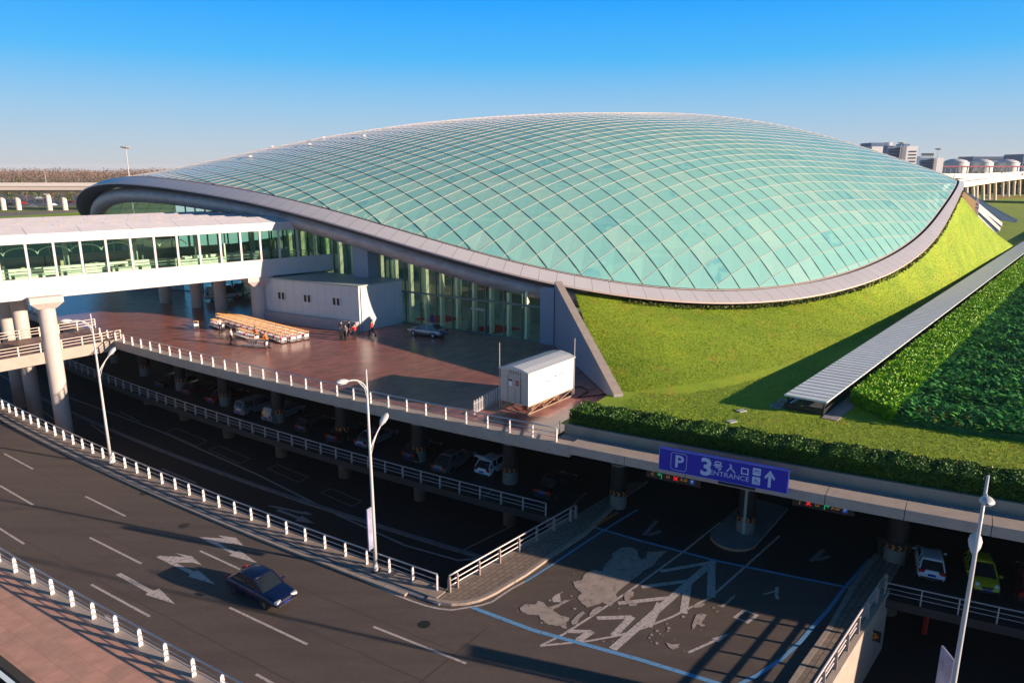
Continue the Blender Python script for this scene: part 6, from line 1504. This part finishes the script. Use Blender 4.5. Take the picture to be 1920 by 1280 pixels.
# access road and grass behind
b = MB(); pts = [at(-80, 413, 6.3), at(160, 398, 6.3), at(165, 393, 6.3), at(-80, 402, 6.3)]; b.face([p + Vector((0, 0, .03)) for p in pts]); tag(b.build('far_road', mat('far_road', (.20, .17, .16), .8)), kind='structure')
b = MB(); pts = [at(-60, 440, 6.3), at(200, 432, 6.3), at(200, 394, 6.3), at(100, 400.5, 6.3), at(-60, 410, 6.3)]; b.face([p + Vector((0, 0, .045)) for p in pts]); tag(b.build('far_lawn', GRASS), kind='structure')
b = MB(); pts = [at(-60, 402, 6.3), at(160, 393.5, 6.3), at(165, 385, 6.3), at(-60, 389, 6.3)]; b.face([p + Vector((0, 0, .05)) for p in pts]); tag(b.build('far_verge', mat('far_verge', (.16, .18, .03), .9, var=.4, scale=.1)), kind='structure')
# bare woods on the horizon
r = np.random.default_rng(60); N = 90000; X_ = r.uniform(-1500, 300, N); Y_ = r.uniform(1050, 1300, N); cl = 5 + 3.2 * np.sin(X_ * .031) + 2.2 * np.sin(X_ * .083 + 1) + 1.6 * np.sin(X_ * .21)
z_ = 6.3 + r.random(N) ** .7 * (14 + cl * .8)
o = leaf_cloud('distant_wood', np.stack([X_, Y_, z_], -1), 1.25, BARE, 6); tag(o, 'belt of bare reddish brown woodland on the left horizon', 'woodland', kind='stuff')
N = 16000; X_ = r.uniform(900, 2600, N); Y_ = r.uniform(1900, 2100, N); z_ = 6.3 + r.random(N) ** .6 * 30
o = leaf_cloud('distant_wood', np.stack([X_, Y_, z_], -1), 6, [leafmat('far_wood_a', (.12, .13, .10)), leafmat('far_wood_b', (.16, .13, .10))], 7); tag(o, 'grey green woodland on the right horizon behind the storage tanks', 'woodland', kind='stuff')
def mast(p, H, label, head=True):
    t = empty('high_mast', p, 0, label, 'light mast', 'tall light masts'); b = MB(); b.tube([(0, 0, 0), (0, 0, H)], [.35, .16], 8); b.build('pole', LAMPM, t)
    b = MB(); b.lathe((0, 0, H), [(.5, -.6), (1.9, -.2), (2.0, .1), (.4, .3)], 12); b.build('lamp_ring', POSTG, t); return t
q = atY(242, 330, 300); mast(Vector((q.x, q.y, 6.3)), 28, 'tall slim light mast rising behind the left shoulder of the dome')
q = atY(84, 325, 700); mast(Vector((q.x, q.y, 6.3)), 17, 'distant light mast among the bare woods at the left')
q = atY(1753, 330, 430); mast(Vector((q.x, q.y, 6.3)), 31, 'tall light mast before the long low office block at the right')
q = atY(1686, 300, 420); mast(Vector((q.x, q.y, 6.3)), 34, 'tall light mast in front of the stepped white office tower')

# ------------------------------------------------------------------ distance, right
OW = mat('office_white', (.80, .76, .76), .6); OB = mat('office_blue', (.10, .17, .30), .5); OWN = mat('office_window', (.03, .05, .10), .2)
def slab_b(t, x0, x1, Y, z0, z1, depth, m, name='block'):
    a = atY(x0, 320, Y); c_ = atY(x1, 320, Y); b = MB(); b.box(((a.x + c_.x) / 2 - t.location.x, Y + depth / 2 - t.location.y, (z0 + z1) / 2 - t.location.z), (abs(c_.x - a.x) / 2, depth / 2, (z1 - z0) / 2)); return b.build(name, m, t), a.x, c_.x
def zpx(py, Y): r_ = ray(960, py); return CAM_H + r_[2] / r_[1] * Y
def wins(t, x0, x1, Y, py0, py1, rows_, cols_, m, y_off=-.25, wf=.6, hf=.5, name='window'):
    a = atY(x0, 320, Y).x; c_ = atY(x1, 320, Y).x; z1, z0 = zpx(py0, Y), zpx(py1, Y)
    for i in range(rows_):
        for j in range(cols_):
            b = MB(); cx2 = a + (c_ - a) * (j + .5) / cols_; cz = z0 + (z1 - z0) * (i + .5) / rows_
            b.box((cx2 - t.location.x, Y + y_off - t.location.y, cz - t.location.z), ((c_ - a) / cols_ * wf / 2, .2, (z1 - z0) / rows_ * hf / 2)); b.build(name, m, t)
Y = 620; q = atY(1670, 320, Y); oa = empty('office_tower', (q.x, Y, 6.3), 0, 'stepped white and blue office building rising behind the right shoulder of the dome', 'building')
slab_b(oa, 1628, 1662, Y + 20, 6.3, zpx(266, Y), 20, OB, 'left_block'); slab_b(oa, 1660, 1697, Y + 8, 6.3, zpx(273, Y), 26, OB, 'middle_block'); slab_b(oa, 1695, 1716, Y, 6.3, zpx(274, Y), 30, OW, 'right_block'); slab_b(oa, 1630, 1651, Y - 2, 6.3, zpx(275, Y), 12, OW, 'low_block')
slab_b(oa, 1688, 1700, Y + 12, zpx(273, Y), zpx(269, Y), 12, OB, 'plant_room'); slab_b(oa, 1662, 1668, Y + 8, zpx(275, Y), zpx(266, Y), 8, OW, 'stair_top')
wins(oa, 1662, 1694, Y + 8, 277, 305, 5, 8, OWN); wins(oa, 1700, 1715, Y, 281, 318, 6, 1, OWN, wf=.85, hf=.35)
q = atY(1740, 320, Y); ob_ = empty('office_block', (q.x, Y, 6.3), 0, 'long low blue glazed office block with a frame on its roof', 'building')
slab_b(ob_, 1714, 1753, Y + 10, 6.3, zpx(296, Y), 22, OB, 'main_block'); slab_b(ob_, 1753, 1767, Y + 6, 6.3, zpx(296, Y), 30, OW, 'end_block'); slab_b(ob_, 1714, 1723, Y + 8, zpx(297, Y), zpx(293, Y), 10, OB, 'plant_room')
wins(ob_, 1724, 1752, Y + 10, 299, 318, 4, 7, OWN)
b = MB()
for k in range(7): xx = atY(1744 + k * 3.3, 288, Y).x - ob_.location.x; b.bar((xx, 12, zpx(296, Y) - 6.3), (xx, 12, zpx(287, Y) - 6.3), .25, .25)
xa, xb = atY(1743, 288, Y).x - ob_.location.x, atY(1766, 288, Y).x - ob_.location.x
for py in (288, 290.5): b.bar((xa, 12, zpx(py, Y) - 6.3), (xb, 12, zpx(py, Y) - 6.3), .9, .9)
b.build('roof_frame', DARKM, ob_)
Y = 1150; q = atY(1860, 320, Y); oc = empty('office_block', (q.x, Y, 6.3), 0, 'wide dark blue building standing behind the three storage tanks', 'building')
slab_b(oc, 1822, 1898, Y, 6.3, zpx(293.5, Y), 40, OB, 'main_block'); slab_b(oc, 1898, 1908, Y + 5, 6.3, zpx(292, Y), 30, OW, 'end_block'); wins(oc, 1824, 1896, Y, 295, 301, 2, 18, OWN)
Y = 1000; q = atY(1918, 320, Y); od = empty('office_block', (q.x, Y, 6.3), 0, 'blue building cut by the right edge of the view beyond the tanks', 'building'); slab_b(od, 1915, 1960, Y, 6.3, zpx(289, Y), 40, OB, 'main_block'); wins(od, 1917, 1940, Y, 292, 312, 3, 4, OWN)
TK = mat('tank_white', (.66, .64, .66), .45)
for k, (x0, x1, yt) in enumerate(((1768, 1812, 297.5), (1818.5, 1857.5, 298), (1866, 1906.5, 298.5))):
    Y = 760; a, c_ = atY(x0, 320, Y), atY(x1, 320, Y); r_ = (c_.x - a.x) / 2; H = zpx(yt, Y) - 6.3; t = empty('storage_tank', ((a.x + c_.x) / 2, Y, 6.3), 0, ['round white storage tank beside the blue office block, leftmost of three', 'round white storage tank, the middle one of three', 'round white storage tank, rightmost of three'][k], 'tank', 'three white storage tanks')
    b = MB(); b.lathe((0, 0, 0), [(r_, 0), (r_, H * .87)], 36); o = b.build('shell', TK, t); smooth_by_angle(o, 40)
    b = MB(); b.lathe((0, 0, H * .87), [(r_ * 1.0, 0), (r_ * .75, H * .07), (r_ * .4, H * .115), (.1, H * .13)], 36); b.build('domed_roof', TK, t, smooth=True)
    b = MB(); b.tube([(r_ * 1.02 * math.cos(a_), r_ * 1.02 * math.sin(a_), H * .88) for a_ in [2 * math.pi * q2 / 36 for q2 in range(37)]], .25, 6); b.build('edge_rail', POSTG, t)
q = atY(1840, 316, 720); pr_ = empty('pipe_rack', (q.x, 720, 6.3), 0, 'low reddish pipe rack running in front of the storage tanks', 'pipe rack'); b = MB(); a, c_ = atY(1768, 312, 720), atY(1925, 312, 720)
zz = zpx(312.5, 720) - 6.3; b.box((0, 0, zz), ((c_.x - a.x) / 2, 1.5, .7)); b.build('pipe', mat('pipe_red', (.40, .10, .13), .6), pr_); b = MB()
for k in range(16): b.box((-(c_.x - a.x) / 2 + k * (c_.x - a.x) / 15, 0, zz / 2), (.4, .4, zz / 2))
b.build('stand_set', CONC, pr_)
b = MB(); 
for k in range(9): q2 = atY(1785 + 15 * k, 318, 705); hgt = 14 + (k * 7 % 4) - 6; b.box((q2.x, 705, 6.3 + hgt / 2), (6.5, 5, hgt / 2))
o = b.build('low_shed', mat('shed_grey', (.30, .34, .40), .6, var=.2, scale=.02)); tag(o, 'row of low grey sheds below the storage tanks', 'shed')
r = np.random.default_rng(70); N = 9000; px_ = r.uniform(1752, 1930, N); X_ = (px_ - 960) / FPX / .972 * 600 * 1.0; 
X_ = r.uniform(345, 450, N); Y_ = r.uniform(560, 600, N); z_ = 6.3 + r.random(N) ** .6 * (12 + 3 * np.sin(X_ * .35) + 2 * np.sin(X_ * .9)) 
o = leaf_cloud('tree_belt', np.stack([X_, Y_, z_], -1), 1.3, LFM, 8); tag(o, 'belt of bushy green trees in front of the storage tanks', 'trees', kind='stuff')
# right viaducts
def viaduct(name, pts, wid, label, piers, zb=6.3, th=1.6):
    t = empty(name, pts[0], 0, label, 'bridge'); o0 = Vector(pts[0]); b = MB()
    for i in range(len(pts) - 1):
        a, c_ = Vector(pts[i]) - o0, Vector(pts[i + 1]) - o0; b.bar(a, c_, wid, th)
    b.build('deck', VIA, t); b = MB()
    for i in range(len(pts) - 1):
        a, c_ = Vector(pts[i]) - o0, Vector(pts[i + 1]) - o0; d = (c_ - a).normalized(); n_ = Vector((-d.y, d.x, 0)) * wid / 2
        for s_ in (-1, 1): b.bar(a + n_ * s_ + Vector((0, 0, th / 2 + .5)), c_ + n_ * s_ + Vector((0, 0, th / 2 + .5)), .4, 1.2)
    b.build('parapet', MATS['viaduct_parapet'], t)
    if piers:
        for k in range(piers):
            u_ = (k + .5) / piers * (len(pts) - 1); i = int(u_); p = Vector(pts[i]).lerp(Vector(pts[i + 1]), u_ - i) - o0; h_ = p.z - th / 2 + o0.z - zb
            b = MB(); b.tube([(p.x + 1.2, p.y - 2, zb - o0.z), (p.x + .3, p.y - 1.8, zb - o0.z + h_ * .6), (p.x - 1.0, p.y - 2.5, zb - o0.z + h_)], .85, 10); b.tube([(p.x + 1.2, p.y + 4, zb - o0.z), (p.x - 1.0, p.y + 3.0, zb - o0.z + h_)], .85, 10); b.build('pier', VIA, t)
    return t
viaduct('viaduct', [atY(1740, 352, 330), atY(1790, 347, 370), atY(1850, 339, 440), atY(1920, 331, 560), atY(1990, 327, 680)], 12, 'nearer pale viaduct on slanting piers curving away beyond the right end of the dome', 12)
viaduct('viaduct', [atY(1700, 329, 460), atY(1770, 332, 480), atY(1850, 330, 560), atY(1990, 324, 700)], 12, 'farther flat viaduct running behind the nearer one at the right', 0)
b = MB(); a, c_ = atY(1780, 340, 520), atY(1990, 350, 900); 
b = MB(); pts = [at(1790, 392, 7.0), at(1850, 373, 7.0), at(1930, 352, 7.0), at(1930, 356, 7.0), at(1850, 378, 7.0), at(1800, 398, 7.0)]; b.face([p + Vector((0, 0, .05)) for p in pts]); tag(b.build('far_path', mat('far_path', (.40, .30, .22), .8)), kind='structure')
hb = MB(); pa, pc = at(1835, 379, 7.0), at(1990, 383, 7.0); hb.bar(pa + Vector((0, 0, .5)), pc + Vector((0, 0, .5)), 5, 1.2); o = hb.build('low_hedge', LD[2]); tag(o, 'dark low hedge line crossing the far right lawn', 'hedge')
hb = MB(); pa, pc = at(1850, 371, 7.0), at(1990, 370, 7.0); hb.bar(pa + Vector((0, 0, .3)), pc + Vector((0, 0, .3)), 5, .8); o = hb.build('low_hedge', mat('red_hedge', (.20, .10, .04), .9)); tag(o, 'reddish brown low planting strip on the far right lawn', 'hedge')
strip('far_right_lawn', lambda s: W_cop(s) + 190, lambda s: W_cop(s) + 900, -23, 500 if False else 300, ZG - .03, GRASS, 60)
strip('right_lawn_extension', lambda s: W_cop(60) + 2.5, lambda s: W_cop(60) + 190, 60, 300, ZG - .035, GRASS, 10)

# seams and repairs in the road surface
sm = MB(); sm.mat(mat('tar_seam', (.045, .036, .032), .6))
for w0 in (20.9, 24.3, 27.0):
    P_ = [sw(s_, W_nl(s_) + (w0 - 18.5) + .03 * math.sin(s_ * 1.7), 0) for s_ in ssteps(-110, -20, 90)]
    for i in range(len(P_) - 1): quadline(sm, P_[i], P_[i + 1], .035, .0022)
for s0 in (-72, -46, -21): quadline(sm, sw(s0, W_nl(s0) + .4), sw(s0 + .6, W_kerb(s0) - .05), .04, .0024)
tag(sm.build('road_seams'), kind='structure')
for k, (px, py) in enumerate(((795, 1170), (345, 985), (270, 925))):
    b = MB(); q = at(px, py, 0); b.lathe((q.x, q.y, 0), [(.36, .001), (.36, .006), (.30, .006), (.30, .004)], 20); o = b.build('manhole_cover', mat('iron_cover', (.05, .045, .04), .5, .6)); tag(o, ['round iron manhole cover in the road right of the driveway kerb corner', 'round iron manhole cover in the road left of the white turn arrow', 'round iron manhole cover in the road near the kerb below the railing'][k], 'manhole cover')
# thin autumn haze
hz = MB(); hz.box((0, 3900, 37.5), (7600, 4700, 47.5)); ho = hz.build('haze'); hm = bpy.data.materials.new('haze'); hm.use_nodes = True
n = hm.node_tree.nodes; l = hm.node_tree.links; n.clear(); pv = n.new('ShaderNodeVolumePrincipled'); pv.inputs['Color'].default_value = (.82, .84, .90, 1); pv.inputs['Density'].default_value = .00007; oo = n.new('ShaderNodeOutputMaterial'); l.new(pv.outputs[0], oo.inputs['Volume']); ho.data.materials.append(hm); tag(ho, 'thin pale haze over the whole place', 'haze', kind='stuff')
